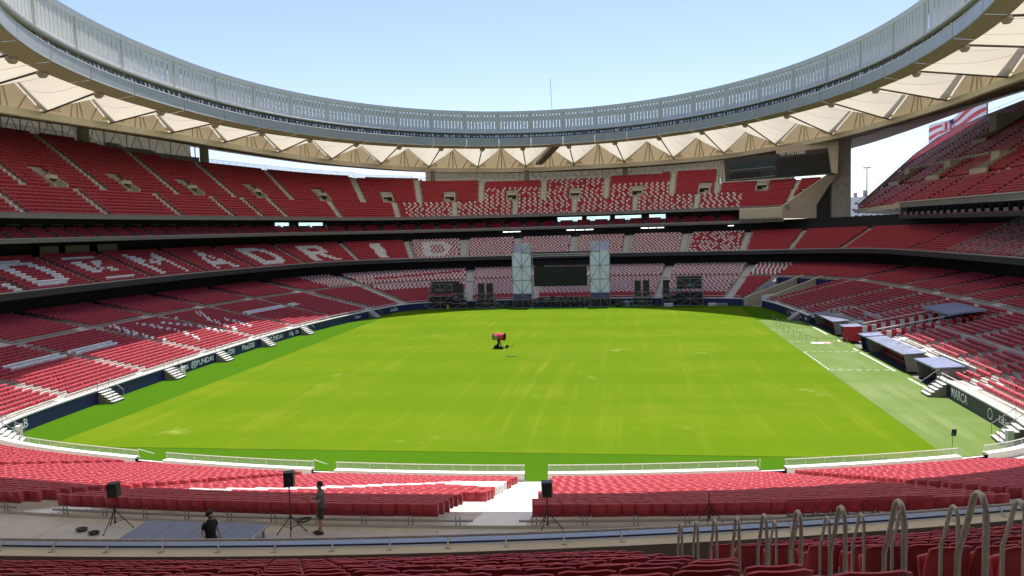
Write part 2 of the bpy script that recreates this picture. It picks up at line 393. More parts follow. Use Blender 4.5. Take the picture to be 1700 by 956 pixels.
# aisle centres (ring angle, degrees)
LOW_A = [-46, -37, -27.5, -17, -6, 6, 17, 28, 38.7, 50.3, 58.85, 71.5, 84, 97, 110.5, 122.55, 130.9, 144.1, 159.05, 175.45, 193.95, 210.2, 222.6, 231]
LOW_W = {58.85: 1.9, 71.5: 1.9, 84: 1.9, 97: 1.9, 110.5: 1.9, 122.55: 2.6, 130.9: 3.0}
T2_A = [-8, 3, 14, 25, 36.0, 46.25, 53.55, 56.05, 59.65, 68.9, 79.65, 90.25, 101.45, 111.5, 118.0, 121.5, 125.9, 136.4, 149.3, 164.9, 180.4, 198.35, 211]
UPA_A = [56.7, 67.2, 78.45, 90.25, 101.95, 112.9, 118.55, 121.85, 126.6, 131.15, 138.05, 151.95, 172.2, 193.6, 208]
UUB_A = [56.7, 64.2, 71.95, 84.3, 96.55, 108.5, 116.75, 120.1, 123.85, 131.35, 144.35, 162.7, 182.5, 203]
VOM = [58.9, 66.3, 78.4, 90.4, 102.7, 113.6, 118.85, 121.95, 126.8, 139.5, 155.7, 174.0, 192]
NR_A = [236.15, 250.6, 263.3, 276.7, 290.45, 302.55]

# ---------------------------------------------------------------- stands (concrete)
def terrace(name, rows, parent, mats='concrete', th=None):
    """rows: list of (d, z) callables already evaluated; builds tread/riser profile"""
    prof = []
    for (d, z), (d2, z2) in zip(rows[:-1], rows[1:]):
        prof += [(d, z), (d2, z)]
    prof.append(rows[-1])
    return strip(th, prof, name, mats, parent)
low = thing('lower_stand', 'lower ring of terracing with navy front wall around the pitch', 'stand')
CUTS = [(-50.6, -33.6, 0, 0), (-33.6, -2.6, 3.35, 0), (-2.6, 5.7, 13.4, 0), (5.7, 28.95, 3.35, 0), (28.95, 51.75, 0, 0), (51.75, 56.0, 18.2, 0), (56.0, 233, 0, 0)]
thL = rng_th(-50.6, 233, 0.4)
for a0, a1, dm, _ in CUTS:                     # set back behind the dugouts and open at the two tunnels
    t = rng_th(a0, a1, 0.4)
    rows = [(0.45, low_z(0, t))] + [(low_d(k), low_z(k, t)) for k in range(1, LOW_N)] + [(MID_D0, mid_z(t))] + [(upb_d(k), upb_z(k, t)) for k in range(UPB_N + 1)]
    if dm:
        rows = [(d, z) for d, z in rows if d > dm]; rows = [(dm, np.zeros_like(t)), (dm, rows[0][1] - LOW_R)] + rows
    terrace('terrace', rows, low, th=t)
    if dm: continue
    strip(t, [(0.0, -0.3), (0.0, 1.38)], 'front_wall', 'navy' if a0 > 0 else 'dark_board', low)
    strip(t, [(-0.03, 1.38), (-0.03, 1.52), (0.45, 1.52), (0.45, 1.0)], 'wall_coping', 'white_paint', low)
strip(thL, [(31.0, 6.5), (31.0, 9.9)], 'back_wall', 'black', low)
def ring_tube(name, th, d, z, r, material, parent, seg=5):
    m = MB(); m.tube([pt(t, dd, zz) for t, dd, zz in zip(th, np.broadcast_to(d, th.shape), np.broadcast_to(z, th.shape))], r, seg); return m.build(name, material, parent)
for a, b in ((120, 232), (-50, -34), (56.5, 120)):
    ring_tube('front_rail', rng_th(a, b, 1.5), 0.25, 1.95, 0.04, 'white_rail', low)
def stairs(name, th, w, dk, zk, n, parent, material='stair', lead=0.0):
    """steps of one aisle: two steps to a row"""
    m = MB(); nn = nrm(th); r = Vector((nn.y, -nn.x, 0))
    for k in range(n):
        d0, d1 = dk(k), dk(k + 1); z0, z1 = zk(k), zk(k + 1)
        o = pt(th, d0, z0 + 0.004) - r * w / 2
        m.box(o, r * w, nn * (d1 - d0) * 0.5, (0, 0, 0.02))
        o = pt(th, d0 + (d1 - d0) * 0.5, z0 + 0.004) - r * w / 2
        m.box(o, r * w, nn * (d1 - d0) * 0.5, (0, 0, (z1 - z0) * 0.5))
    return m.build(name, material, parent)
for a in LOW_A:
    ta = np.array([a]); w = LOW_W.get(a, 1.4)
    stairs('aisle_stair', a, w, low_d, lambda k: float(low_z(k, ta)[0]), LOW_N, low)
    stairs('aisle_stair', a, max(w, 2.0), upb_d, lambda k: float(upb_z(k, ta)[0]), UPB_N, low)
strip(thL, [(MID_D0 + 0.02, mid_z(thL) + 0.012), (MID_D1 - 0.02, mid_z(thL) + 0.012)], 'cross_aisle', 'pale_concrete', low)

# near end, seen from above
near = thing('near_end_stand', 'near end terracing dropping from the walkway to the pitch', 'stand')
thN = rng_th(233.5, 308.6, 0.5)
rows = [(0.45, nr_z(0))] + [(nr_d(k), nr_z(k)) for k in range(1, NR_N + 1)] + [(23.9, NR_WALK), (30.0, NR_WALK)]
terrace('terrace', rows, near, 'pale_concrete', th=thN)
for a, b in ((233.5, 276.0), (277.4, 308.6)): strip(rng_th(a, b, 0.5), [(0.0, -0.3), (0.0, 1.38)], 'front_wall', 'navy', near)
strip(rng_th(276.0, 277.4, 0.35), [(0.05, -0.1), (0.05, 0.75), (0.5, 1.12)], 'gap_threshold', 'white_paint', near)
strip(thN, [(24.0, NR_WALK + 0.006), (26.35, NR_WALK + 0.006)], 'walkway_floor', 'walk', near)
strip(thN, [(26.35, NR_WALK + 0.010), (30.0, NR_WALK + 0.010)], 'walkway_strip', 'walk_grey', near)
for t in rng_th(236, 304, 2.6):
    m = MB(); nn = nrm(t); r = Vector((nn.y, -nn.x, 0)); o = pt(t, 24.02, NR_WALK + 0.0125)
    m.quad(o, o + r * 0.02, o + r * 0.02 + nn * 2.3, o + nn * 2.3); m.build('floor_joint', 'grey_band', near)
GAP = [(249.5, 251.7), (262.55, 264.05), (276.0, 277.4), (289.7, 291.3), (301.7, 303.4)]
edges = [233.5] + [x for g in GAP for x in g] + [308.6]
for a, b in zip(edges[0::2], edges[1::2]):
    t = rng_th(a, b, 0.75)
    strip(t, [(-0.05, 1.42), (-0.05, 1.60), (0.42, 1.60), (0.42, 1.0)], 'wall_coping', 'white_paint', near)
    ring_tube('front_rail', t, 0.05, 2.05, 0.035, 'white_rail', near)
    for q in rng_th(a + 0.1, b - 0.1, 1.1): m = MB(); m.tube([pt(q, 0.05, 1.6), pt(q, 0.05, 2.05)], 0.018, 5); m.build('rail_post', 'white_rail', near)
    strip(t, [(0.051, 1.66), (0.051, 1.98)], 'rail_glazing', 'glass', near)
for i, (a, b) in enumerate(GAP):
    if i == 2: continue
    strip(rng_th(a, b, 0.5), [(-0.02, 0.0), (-0.02, 1.35), (0.2, 1.35)], 'gap_wall', 'white_panel', near)
    c = (a + b) / 2
    put_text(['115 114', '114 113', '', '113 112', '111'][i], 0.40, frame(c, 0.42, 1.10) @ Matrix.Rotation(math.pi, 4, 'Y'), 'grey_band', near)
    m = MB(); m.tube([pt(a + 0.1, 0.2, 1.5), pt(a + 0.1, 0.2, 2.2), pt(a + 0.5, -0.8, 1.6)], 0.03, 5); m.build('gate_rail', 'white_rail', near)
for a in NR_A[1:-1]:
    w = 2.0 if a == 276.7 else 1.2
    stairs('aisle_stair', a, w, nr_d, nr_z, NR_N, near, 'white_paint' if a == 276.7 else 'stair')

# middle tier
mid = thing('middle_stand', 'middle seating tier with dark fascia all round the bowl', 'stand')
thM = rng_th(-14, 214, 0.4); d0 = t2_d0(thM); lf = t2_lift(thM)
rows = [(d0 + 0.35, t2_z(0, thM))] + [(t2_d(k, thM), t2_z(k, thM)) for k in range(1, T2_N + 1)] + [(t2_d(T2_N, thM) + 2.5, t2_z(T2_N, thM))]
terrace('terrace', rows, mid, th=thM)
strip(thM, [(d0 + 9.0, 9.72 + lf), (d0 + 0.12, 9.45 + lf), (d0, 9.5 + lf), (d0, 10.42 + lf)], 'fascia', 'dark_band', mid)
strip(thM, [(d0 - 0.04, 10.42 + lf), (d0 - 0.04, 10.58 + lf), (d0 + 0.35, 10.58 + lf), (d0 + 0.35, 9.9 + lf)], 'fascia_cap', 'silver', mid)
bw = t2_d(T2_N, thM) + 2.4
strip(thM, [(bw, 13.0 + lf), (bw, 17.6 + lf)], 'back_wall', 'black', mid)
for a in T2_A:
    ta = np.array([a]); w = 2.2 if 57 < a < 117 else 1.15
    stairs('aisle_stair', a, w, lambda k: float(t2_d(k, ta)[0]), lambda k: float(t2_z(k, ta)[0]), T2_N, mid)
LAMP_LB = {101: 'lit white strip lamp above the left stage tower', 86.5: 'lit white strip lamp above the right stage tower', 73: 'lit white strip lamp right of the stage towers', 61.5: 'short lit strip lamp below the corner balcony'}
for a0, a1 in ((101, 104.5), (86.5, 92), (73, 77.5), (61.5, 62.3)):
    t = rng_th(a0, a1, 0.5); e = t2_d0(t) + 13.0
    m = MB()
    for q in range(3):
        b0, b1 = a0 + (a1 - a0) * (q + 0.05) / 3, a0 + (a1 - a0) * (q + 0.93) / 3
        tq = np.array([b0, b1]); ee = t2_d0(tq) + 11.5
        m.tube([pt(b0, ee[0], 16.55), pt(b1, ee[1], 16.55)], 0.10, 6)
    tag(m.build('lit_tube_lamp', 'tube_light', None), LAMP_LB[a0], 'lamp', 'strip lamps under the box tier')
for a0, a1 in ((166, 172), (173.5, 178), (159, 164)):
    strip(rng_th(a0, a1, 1), [(36.6, 15.4), (36.6, 16.7)], 'grey_back_panel', 'grey_band', mid)  # paler grey panels in front of the black back wall

# box tier
box = thing('box_tier', 'narrow ring of hospitality boxes with grey fascia', 'stand')
thB = rng_th(58.6, 214, 0.4); d0 = bx_d0(thB); lf = bx_lift(thB)
rows = [(d0 + 0.2, 17.15 + lf)] + [(d0 + 0.7 + 0.8 * k, 17.15 + 0.4 * k + lf) for k in range(1, 5)] + [(d0 + 4.6, 18.75 + lf)]
terrace('terrace', rows, box, th=thB)
strip(thB, [(d0 + 14.0, 17.3 + lf), (d0 + 0.1, 16.95 + lf), (d0, 17.0 + lf), (d0, 17.62 + lf), (d0 + 0.2, 17.62 + lf), (d0 + 0.2, 17.1 + lf)], 'fascia', 'grey_band', box)
strip(thB, [(d0 - 0.03, 17.60 + lf), (d0 - 0.03, 17.70 + lf), (d0 + 0.23, 17.70 + lf)], 'fascia_cap', 'silver', box)
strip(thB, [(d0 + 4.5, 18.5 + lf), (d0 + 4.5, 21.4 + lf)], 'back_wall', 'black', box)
DIV = []
_s = 59.2
while _s < 212:
    DIV.append(_s); P0 = pt(_s, float(bx_d0(np.array([_s]))[0]), 0); _e = _s
    while (pt(_e, float(bx_d0(np.array([_e]))[0]), 0) - P0).length < 4.6: _e += 0.1
    _s = _e
for i, a in enumerate(DIV):
    ta = np.array([a]); dd = float(bx_d0(ta)[0]); z = 17.2 + float(bx_lift(ta)[0]); nn = nrm(a); r = Vector((nn.y, -nn.x, 0))
    m = MB(); m.prism([pt(a, dd + 0.4, z), pt(a, dd + 4.4, z + 1.6), pt(a, dd + 4.4, z + 2.4), pt(a, dd + 0.4, z + 0.75)], r * 0.12); m.build('box_divider', 'grey_band', box)
    q = a + 0.35 * (DIV[min(i + 1, len(DIV) - 1)] - a)
    o = pt(q, dd + 3.9, z + 2.55); m = MB(); m.tube([o - Vector((0, 0, 0.9)), o, o + r * 2.2, o + r * 2.2 - Vector((0, 0, 0.9))], 0.05, 5); m.build('door_frame', 'steel', box)
for a0, a1 in ((83.5, 88.0), (77.5, 82.5), (73.0, 76.0), (89.0, 93.8), (122.3, 123.8), (124.6, 126.0), (103.9, 106.5)):
    t = rng_th(a0, a1, 0.5); e = bx_d0(t) + 4.44; l = bx_lift(t)
    strip(t, [(e, 18.95 + l), (e, 20.1 + l)], 'window_pane', 'bright_window' if a0 < 103 or a0 > 110 else 'glass_dark', box)

# upper tier
upper = thing('upper_stand', 'steep upper seating tier with mid gangway and passage openings', 'stand')
thU = rng_th(56.6, 214, 0.3); d0 = up_d0(thU); lf = up_lift(thU)
nU = uub_n(thU)
rows = [(d0 + 0.3, upa_z(0, thU))] + [(upa_d(k, thU), upa_z(k, thU)) for k in range(1, UPA_N)] + [(upm_d0(thU), upm_z(thU))]
rows += [(uub_d(np.minimum(k, nU), thU), uub_z(np.minimum(k, nU), thU)) for k in range(0, 22)]
rows.append((uub_d(nU, thU) + 1.8, uub_z(nU, thU)))
terrace('terrace', rows, upper, th=thU)
strip(thU, [(d0 + 8.0, 20.9 + lf), (d0 + 0.1, 20.42 + lf), (d0, 20.47 + lf), (d0, 21.18 + lf)], 'fascia', 'grey_band', upper)
strip(thU, [(d0 - 0.03, 21.18 + lf), (d0 - 0.03, 21.28 + lf), (d0 + 0.3, 21.28 + lf), (d0 + 0.3, 20.6 + lf)], 'fascia_cap', 'grey_band', upper)
strip(thU, [(upm_d0(thU) - 0.06, upm_z(thU) - 0.2), (upm_d0(thU) - 0.06, upm_z(thU) + 0.30), (upm_d0(thU) + 0.06, upm_z(thU) + 0.30), (upm_d0(thU) + 0.06, upm_z(thU) + 0.012), (upm_d0(thU) + 1.28, upm_z(thU) + 0.012)], 'gangway', 'pale_concrete', upper)
e = uub_d(nU, thU) + 1.75; z = uub_z(nU, thU)
for a in UPA_A:
    ta = np.array([a]); stairs('aisle_stair', a, 1.3, lambda k: float(upa_d(k, ta)[0]), lambda k: float(upa_z(k, ta)[0]), UPA_N, upper)
for a in UUB_A:
    ta = np.array([a]); stairs('aisle_stair', a, 1.5, lambda k: float(uub_d(k, ta)[0]), lambda k: float(uub_z(k, ta)[0]), int(uub_n(ta)[0]), upper)
for a in VOM:
    ta = np.array([a]); dd = float(upm_d0(ta)[0]); z = float(upm_z(ta)[0]); rs = float(up_rise(ta)[0]); nn = nrm(a); r = Vector((nn.y, -nn.x, 0))
    v = MB()
    for s in (-1, 1):
        b = pt(a, dd + 0.9, z) + r * (s * 1.4 - 0.12)
        v.prism([b, b + nn * 3.5, b + nn * 3.5 + Vector((0, 0, rs / 0.8 * 3.2 + 0.75)), b + Vector((0, 0, 1.0))], r * 0.24)
        b2 = b - nn * 1.9
    b = pt(a, dd + 2.6, z + 1.95) - r * 1.28; v.box(b, r * 2.56, nn * 1.6, (0, 0, 0.62))
    vo = v.build('passage', 'cream', upper)
    m = MB(); b = pt(a, dd + 2.9, z + 0.05) - r * 1.28; m.quad(b, b + r * 2.56, b + r * 2.56 + Vector((0, 0, 1.95)), b + Vector((0, 0, 1.95))); m.build('dark_opening', 'black', vo)
    m = MB()
    for s in (-1, 1):
        b = pt(a, dd + 0.9, z) + r * s * 1.4; m.tube([b + Vector((0, 0, 1.0)), b + Vector((0, 0, 1.6)), b + nn * 3.5 + Vector((0, 0, rs / 0.8 * 3.2 + 1.4))], 0.035, 5)
    m.build('handrail', 'steel', vo)

# handrail hoops along the tier aisles, far too small to pick apart
def hoops(name, aisles, dk, zk, nk, parent, every=1, off=0.0):
    m = MB()
    for a in aisles:
        ta = np.array([a]); nn = nrm(a); r = Vector((nn.y, -nn.x, 0))
        for k in range(0, nk(a), every):
            o = pt(a, float(np.atleast_1d(dk(k, ta))[0]) + 0.1, float(np.atleast_1d(zk(k, ta))[0])) + r * off
            up = Vector((0, 0, 1)); m.tube([o, o + up * 0.85, o + nn * 0.12 + up * 0.98, o + nn * 0.42 + up * 1.05, o + nn * 0.5 + up * 0.3], 0.022, 4, caps=False)
    o = m.build(name, 'steel', parent); o['kind'] = 'stuff'; return o
hoops('aisle_handrails', T2_A, t2_d, t2_z, lambda a: T2_N, mid, 1, 0.5)
hoops('aisle_handrails', UPA_A, upa_d, upa_z, lambda a: UPA_N, upper, 1, 0.55)
hoops('aisle_handrails', UUB_A, uub_d, uub_z, lambda a: int(uub_n(np.array([a]))[0]), upper, 1, 0.6)

# safety fence along the top of the upper tier
for a0, a1 in ((64.4, 116.5), (117, 136), (136, 165), (165, 212)):
    t = rng_th(a0, a1, 0.3); n_ = uub_n(t); dd = uub_d(n_, t) + 1.2; zz = uub_z(n_, t); hh = 1.35
    m = MB(); m.tube([pt(q, x, y + hh) for q, x, y in zip(t, dd, zz)], 0.035, 4)
    for q, x, y in list(zip(t, dd, zz))[::2]: m.tube([pt(q, x, y), pt(q, x, y + hh)], 0.028, 4, caps=False)
    m.build('top_fence', 'steel', upper)
    strip(t, [(dd + 0.02, zz + 0.2), (dd + 0.02, zz + hh - 0.05)], 'fence_glazing', 'glass', upper)

# ---------------------------------------------------------------- seats
SX, SY, SZ, SDX, SDY, SC, SB = [], [], [], [], [], [], []      # the mass of seats
PICK = []                                              # the seats that show largest: objects of their own
def row_seats(th0, th1, d, z, trim0, trim1, colour, skip=None, pick=None, pitch=0.5, cen=False, bot=0.14):
    """seats of one row of one block, counted left to right as seen from the field (falling ring angle)"""
    t = np.arange(th1, th0, -0.04)
    if len(t) < 3: return
    dd = np.broadcast_to(d(t), t.shape); zz = np.broadcast_to(z(t), t.shape)
    p, n = bowl(t, dd)
    s = np.concatenate([[0], np.cumsum(np.linalg.norm(np.diff(p, axis=0), axis=1))])
    Ltot = s[-1] - trim0 - trim1; N = int(Ltot / pitch)
    if N < 1: return
    q = trim1 + (Ltot - N * pitch) / 2 + pitch * (np.arange(N) + 0.5)
    x = np.interp(q, s, p[:, 0]); y = np.interp(q, s, p[:, 1]); zi = np.interp(q, s, zz); ti = np.interp(q, s, t)
    nx = np.interp(q, s, n[:, 0]); ny = np.interp(q, s, n[:, 1])
    for c in range(N):
        if skip and skip(ti[c], x[c], y[c]): continue
        k = colour(ti[c], c - N // 2 + 50 if cen else c, N)
        if k < 0: continue
        if pick and pick(x[c], y[c]): PICK.append((x[c], y[c], zi[c], nx[c], ny[c], k)); continue
        SX.append(x[c]); SY.append(y[c]); SZ.append(zi[c]); SDX.append(nx[c]); SDY.append(ny[c]); SC.append(k); SB.append(bot)
GL = {
 'D': ['#########...', '###########.', '###.....###.', '###......###', '###......###', '###......###', '###......###', '###.....###.', '###########.', '#########...'],
 'E': ['############', '............', '####...####.', '####..###...', '####.##.....', '####.##.##..', '####...####.', '............', '............', '############'],
 'M': ['##........##', '###......###', '####....####', '####.##.####', '##..####..##', '##...##...##', '##........##', '##........##', '##........##', '##........##'],
 'A': ['.....##.....', '.....###....', '....####....', '....##.##...', '...##..##...', '...##...##..', '..########..', '..#########.', '.##......##.', '.##......###'],
 'R': ['#########...', '##########..', '###....###..', '###....###..', '##########..', '########....', '###..###....', '###...###...', '###....###..', '###.....###.'],
 'I': ['....####....'] * 10,
}
T2_LET = {180.4: 'D', 164.9: 'E', 149.3: 'M', 136.4: 'A', 125.9: 'D', 121.5: 'R', 118.0: 'I', 111.5: 'D'}
def let_at(ch, row, c, N, r0=1):
    g = GL[ch]; i = r0 + 9 - row
    if i < 0 or i > 9: return False
    w = min(18, max(12, int(N * 0.62))); off = (N - w) // 2; j = c - off
    return 0 <= j < w and g[i][int(j * 12 / w)] == '#'
def seg_hit(th, k, a, b, wk, wth=0.0):
    """distance test to a stroke in (angle, row) space"""
    (t0, k0), (t1, k1) = a, b
    if abs(k1 - k0) < 0.5: return min(t0, t1) <= th <= max(t0, t1) and abs(k - k0) <= wk
    if not (min(k0, k1) - 0.1 <= k <= max(k0, k1) + 0.1): return False
    f = (k - k0) / (k1 - k0); return abs(th - (t0 + (t1 - t0) * f)) <= wth
STROKES = [((219, 10.6), (200.5, 10.6)), ((158.2, 10.6), (141, 10.6))]
DIAG = [((190.75, 17.1), (192.5, 11.7)), ((192.5, 11.7), (193, 8.1)), ((193, 8.1), (193.5, 4.5)), ((184.75, 16.2), (184, 9.0)), ((184, 9.0), (187.25, 3.6)), ((174.5, 16.2), (178, 4.5)), ((180.5, 14.4), (176.0, 5.4)), ((165.25, 16.2), (169.5, 11.7)), ((169.5, 11.7), (173.5, 3.6)), ((166.25, 10.8), (168.25, 3.6))]
def low_col(k):
    def f(th, c, N):
        if 59 < th < 122:
            if k >= (4 if th < 110 else 12): return 1 if (c + k) % 2 else 0
            return 0
        for a, b in STROKES:
            if seg_hit(th, k + 0.5, a, b, 1.0): return 1
        for a, b in DIAG:
            if seg_hit(th, k, a, b, 0, 0.85) and (c + k) % 3 != 0: return 1
        return 0
    return f
def upb_col(k):
    def f(th, c, N):
        if 56 < th < 125.5:
            if 112 < th < 121 and abs(k - (3 + (121 - th) * 0.55)) < 0.9: return 0
            if 86 < th < 99 and k < 3 + (th - 86) * 0.12 and k > 0: return 1
            return 1 if (c + k) % 2 else 0
        return 0
    return f
def t2_col(k, a):
    ch = T2_LET.get(a)
    def f(th, c, N):
        if ch and let_at(ch, k, c, N): return 1
        if ch == 'D' and a < 115 and not (let_at(ch, k, c - 3, N) and let_at(ch, k, c + 3, N)): return 1 if (c + k) % 2 else 0
        if ch: return 0
        if a >= 198 and c > N - 4 and k < 3: return 1
        if 68.9 < th < 111.5: return 1 if (c + k) % 2 else 0
        if 59.65 < th <= 68.9: return (1 if (c + k) % 2 else 0) if rng.random() < 0.62 else 0
        return 0
    return f
def up_col(k, blk):
    def f(th, c, N):
        if blk == 0 and 60.5 < th < 118: return 1 if (c + k % 2) % 3 == 0 and rng.random() < 0.9 else 0
        if blk == 1 and 71.95 < th < 108.5 and k < (7 if not 84.3 < th < 96.55 else 12): return 1 if (c + k % 2) % 3 == 0 and rng.random() < 0.8 else 0
        return 0
    return f
def blocks(aisles, lo, hi):
    a = [x for x in aisles if lo <= x <= hi]; return list(zip(a[:-1], a[1:]))
# things that displace seats in the lower stand on the dugout side
def dug_skip(k):
    def f(th, x, y):
        if x > 38 and -29 < y < 24:
            if -2.4 < y < 4.8 and k < 13: return True                     # players' tunnel
            if k < 3: return True
        if 51.5 < th < 56.2 and k < 20: return True                        # vehicle tunnel in the far corner
        return False
    return f
for a0, a1 in blocks(LOW_A, -50, 232):
    w0, w1 = LOW_W.get(a0, 1.4) / 2 + 0.08, LOW_W.get(a1, 1.4) / 2 + 0.08
    for k in range(LOW_N):
        row_seats(a0, a1, lambda t: 0 * t + low_d(k) + 0.42, lambda t: low_z(k, t), w0, w1, low_col(k), dug_skip(k), cen=True, bot=0.44)
    for k in range(UPB_N):
        row_seats(a0, a1, lambda t: 0 * t + upb_d(k) + 0.42, lambda t: upb_z(k, t), max(w0, 1.05), max(w1, 1.05), upb_col(k), None, cen=True, bot=0.44)
for a0, a1 in blocks(T2_A, -9, 212):
    w = 1.2 if 57 < a0 < 117 else 0.7
    vip = a1 <= 36.1
    for k in range(T2_N):
        row_seats(a0, a1, lambda t: t2_d(k, t) + 0.45, lambda t: t2_z(k, t), w, w, (lambda th, c, N: 0 if c % 4 != 3 else -1) if vip else t2_col(k, a0))
for i, a in enumerate(DIV[:-1]):
    for k in range(1, 5):
        row_seats(DIV[i], DIV[i + 1], lambda t: bx_d0(t) + 0.35 + 0.8 * k, lambda t: 17.15 + 0.4 * k + bx_lift(t) - 0.25, 0.3, 0.75, lambda th, c, N: 0)
for a0, a1 in blocks(UPA_A, 55, 209):
    for k in range(UPA_N):
        row_seats(a0, a1, lambda t: upa_d(k, t) + 0.42, lambda t: upa_z(k, t), 0.75, 0.75, up_col(k, 0), cen=True)
def vskip(k):
    def f(th, x, y):
        if k > 5: return False
        for v in VOM:
            if abs(th - v) < 6:
                ta = np.array([v]); o = pt(v, float(upm_d0(ta)[0]) + 2.5, 0)
                if math.hypot(x - o.x, y - o.y) < 4.5:
                    nn = nrm(v); lat = abs((x - o.x) * -nn.y + (y - o.y) * nn.x)
                    if lat < 1.75: return True
        return False
    return f
for a0, a1 in blocks(UUB_A, 55, 204):
    for k in range(21):
        row_seats(a0, a1, lambda t: uub_d(k, t) + 0.42, lambda t: uub_z(k, t), 0.85, 0.85,
                  lambda th, c, N: (up_col(k, 1)(th, c, N) if k < float(uub_n(np.array([th]))[0]) else -1), vskip(k), cen=True)
# near end: red with a white swash, its back rows picked out as seats of their own
SW = [(266.4, 20), (268.0, 18), (269.5, 16), (271.0, 13), (272.3, 11), (273.6, 8.5), (275.3, 9.5)]
def nr_col(k):
    def f(th, c, N):
        for a, b in zip(SW[:-1], SW[1:]):
            if seg_hit(th, k, a, b, 0.6, 0.75): return 1
        if 273.2 < th < 276.1 and 8 <= k <= 11 + (th - 273): return 1
        return 0
    return f
for i, (a0, a1) in enumerate(zip(NR_A[:-1], NR_A[1:])):
    for k in range(NR_N):
        l = 0.7; r_ = 0.7
        if a1 == 276.7: l = 1.0 if k < 19 else 1.9                      # trim1 side = larger angle
        if a0 == 276.7: r_ = 1.0 if k < 22 else 1.0
        if k >= NR_N - 7 and i in (0, 3): pass
        row_seats(a0, a1, lambda t: 0 * t + nr_d(k) + 0.42, lambda t: 0 * t + nr_z(k), r_, l, nr_col(k), None,
                  (lambda x, y: -9.5 < x < 23.5) if k >= NR_N - 1 else None, bot=0.38)

def mass_of_seats():
    n = len(SX)
    # side profile of a tipped-up seat: (towards field, height)
    prof = np.array([(0.11, 0.44), (0.16, 0.62), (0.15, 0.79), (0.08, 0.81), (-0.02, 0.84), (-0.09, 0.83), (-0.03, 0.44)])
    k = len(prof); hw = 0.242
    X, Y, Z = np.array(SX), np.array(SY), np.array(SZ); NX, NY = np.array(SDX), np.array(SDY)
    j = rng.normal(0, 0.012, n)
    down = rng.random(n) < 0.018                     # here and there a seat left down
    V = np.zeros((n, 2 * k, 3))
    for s, sg in enumerate((-1, 1)):
        for i in range(k):
            f, h = prof[i]; f = f + j
            if i in (0, 6): h = np.array(SB)
            if i == 1: f = np.where(down, 0.44, f); h = np.where(down, 0.46, h)
            if i == 0: f = np.where(down, 0.40, f); h = np.where(down, 0.40, h)
            if i == 2: f = np.where(down, 0.06, f); h = np.where(down, 0.50, h)
            V[:, s * k + i, 0] = X - NX * f + NY * hw * sg
            V[:, s * k + i, 1] = Y - NY * f - NX * hw * sg
            V[:, s * k + i, 2] = Z + h
    fq = []
    for i in range(k):
        q = (i + 1) % k; fq.append((i, k + i, k + q, q))
    fq += [(0, 1, 2, 6), (2, 3, 5, 6), (k + 6, k + 2, k + 1, k), (k + 6, k + 5, k + 3, k + 2)]
    fq.append((3, 4, 5, 5)); fq.append((k + 5, k + 5, k + 4, k + 3))
    quads = np.array([q for q in fq if len(set(q)) == 4]); nq = len(quads)
    tris = np.array([(3, 4, 5), (k + 5, k + 4, k + 3)]); nt = len(tris)
    base = (np.arange(n) * 2 * k)
    Q = (quads[None] + base[:, None, None]).reshape(-1); T = (tris[None] + base[:, None, None]).reshape(-1)
    me = bpy.data.meshes.new('stadium_seats')
    me.vertices.add(n * 2 * k); me.vertices.foreach_set('co', V.reshape(-1).astype(np.float32))
    me.loops.add(len(Q) + len(T)); me.loops.foreach_set('vertex_index', np.concatenate([Q, T]).astype(np.int32))
    npol = n * (nq + nt); me.polygons.add(npol)
    st = np.concatenate([np.arange(n * nq) * 4, n * nq * 4 + np.arange(n * nt) * 3]).astype(np.int32)
    me.polygons.foreach_set('loop_start', st)
    ci = np.array(SC)
    me.polygons.foreach_set('material_index', np.concatenate([np.repeat(ci, nq), np.repeat(ci, nt)]).astype(np.int32))
    me.materials.append(M['seat_red']); me.materials.append(M['seat_white'])
    at = me.attributes.new('tone', 'FLOAT', 'POINT'); at.data.foreach_set('value', np.repeat(np.clip(rng.normal(0.5, 0.07, n), 0, 1), 2 * k).astype(np.float32))
    me.update(calc_edges=True); me.validate()
    o = bpy.data.objects.new('stadium_seats', me); col.objects.link(o)
    tag(o, 'mass of red and white tip-up plastic seats filling every tier', 'seats', kind='stuff')
    print('SEATS', n)

# ---------------------------------------------------------------- roof
roof = thing('stadium_roof', 'ring roof of pale fabric bays hung inside a grey slatted ring', 'roof')
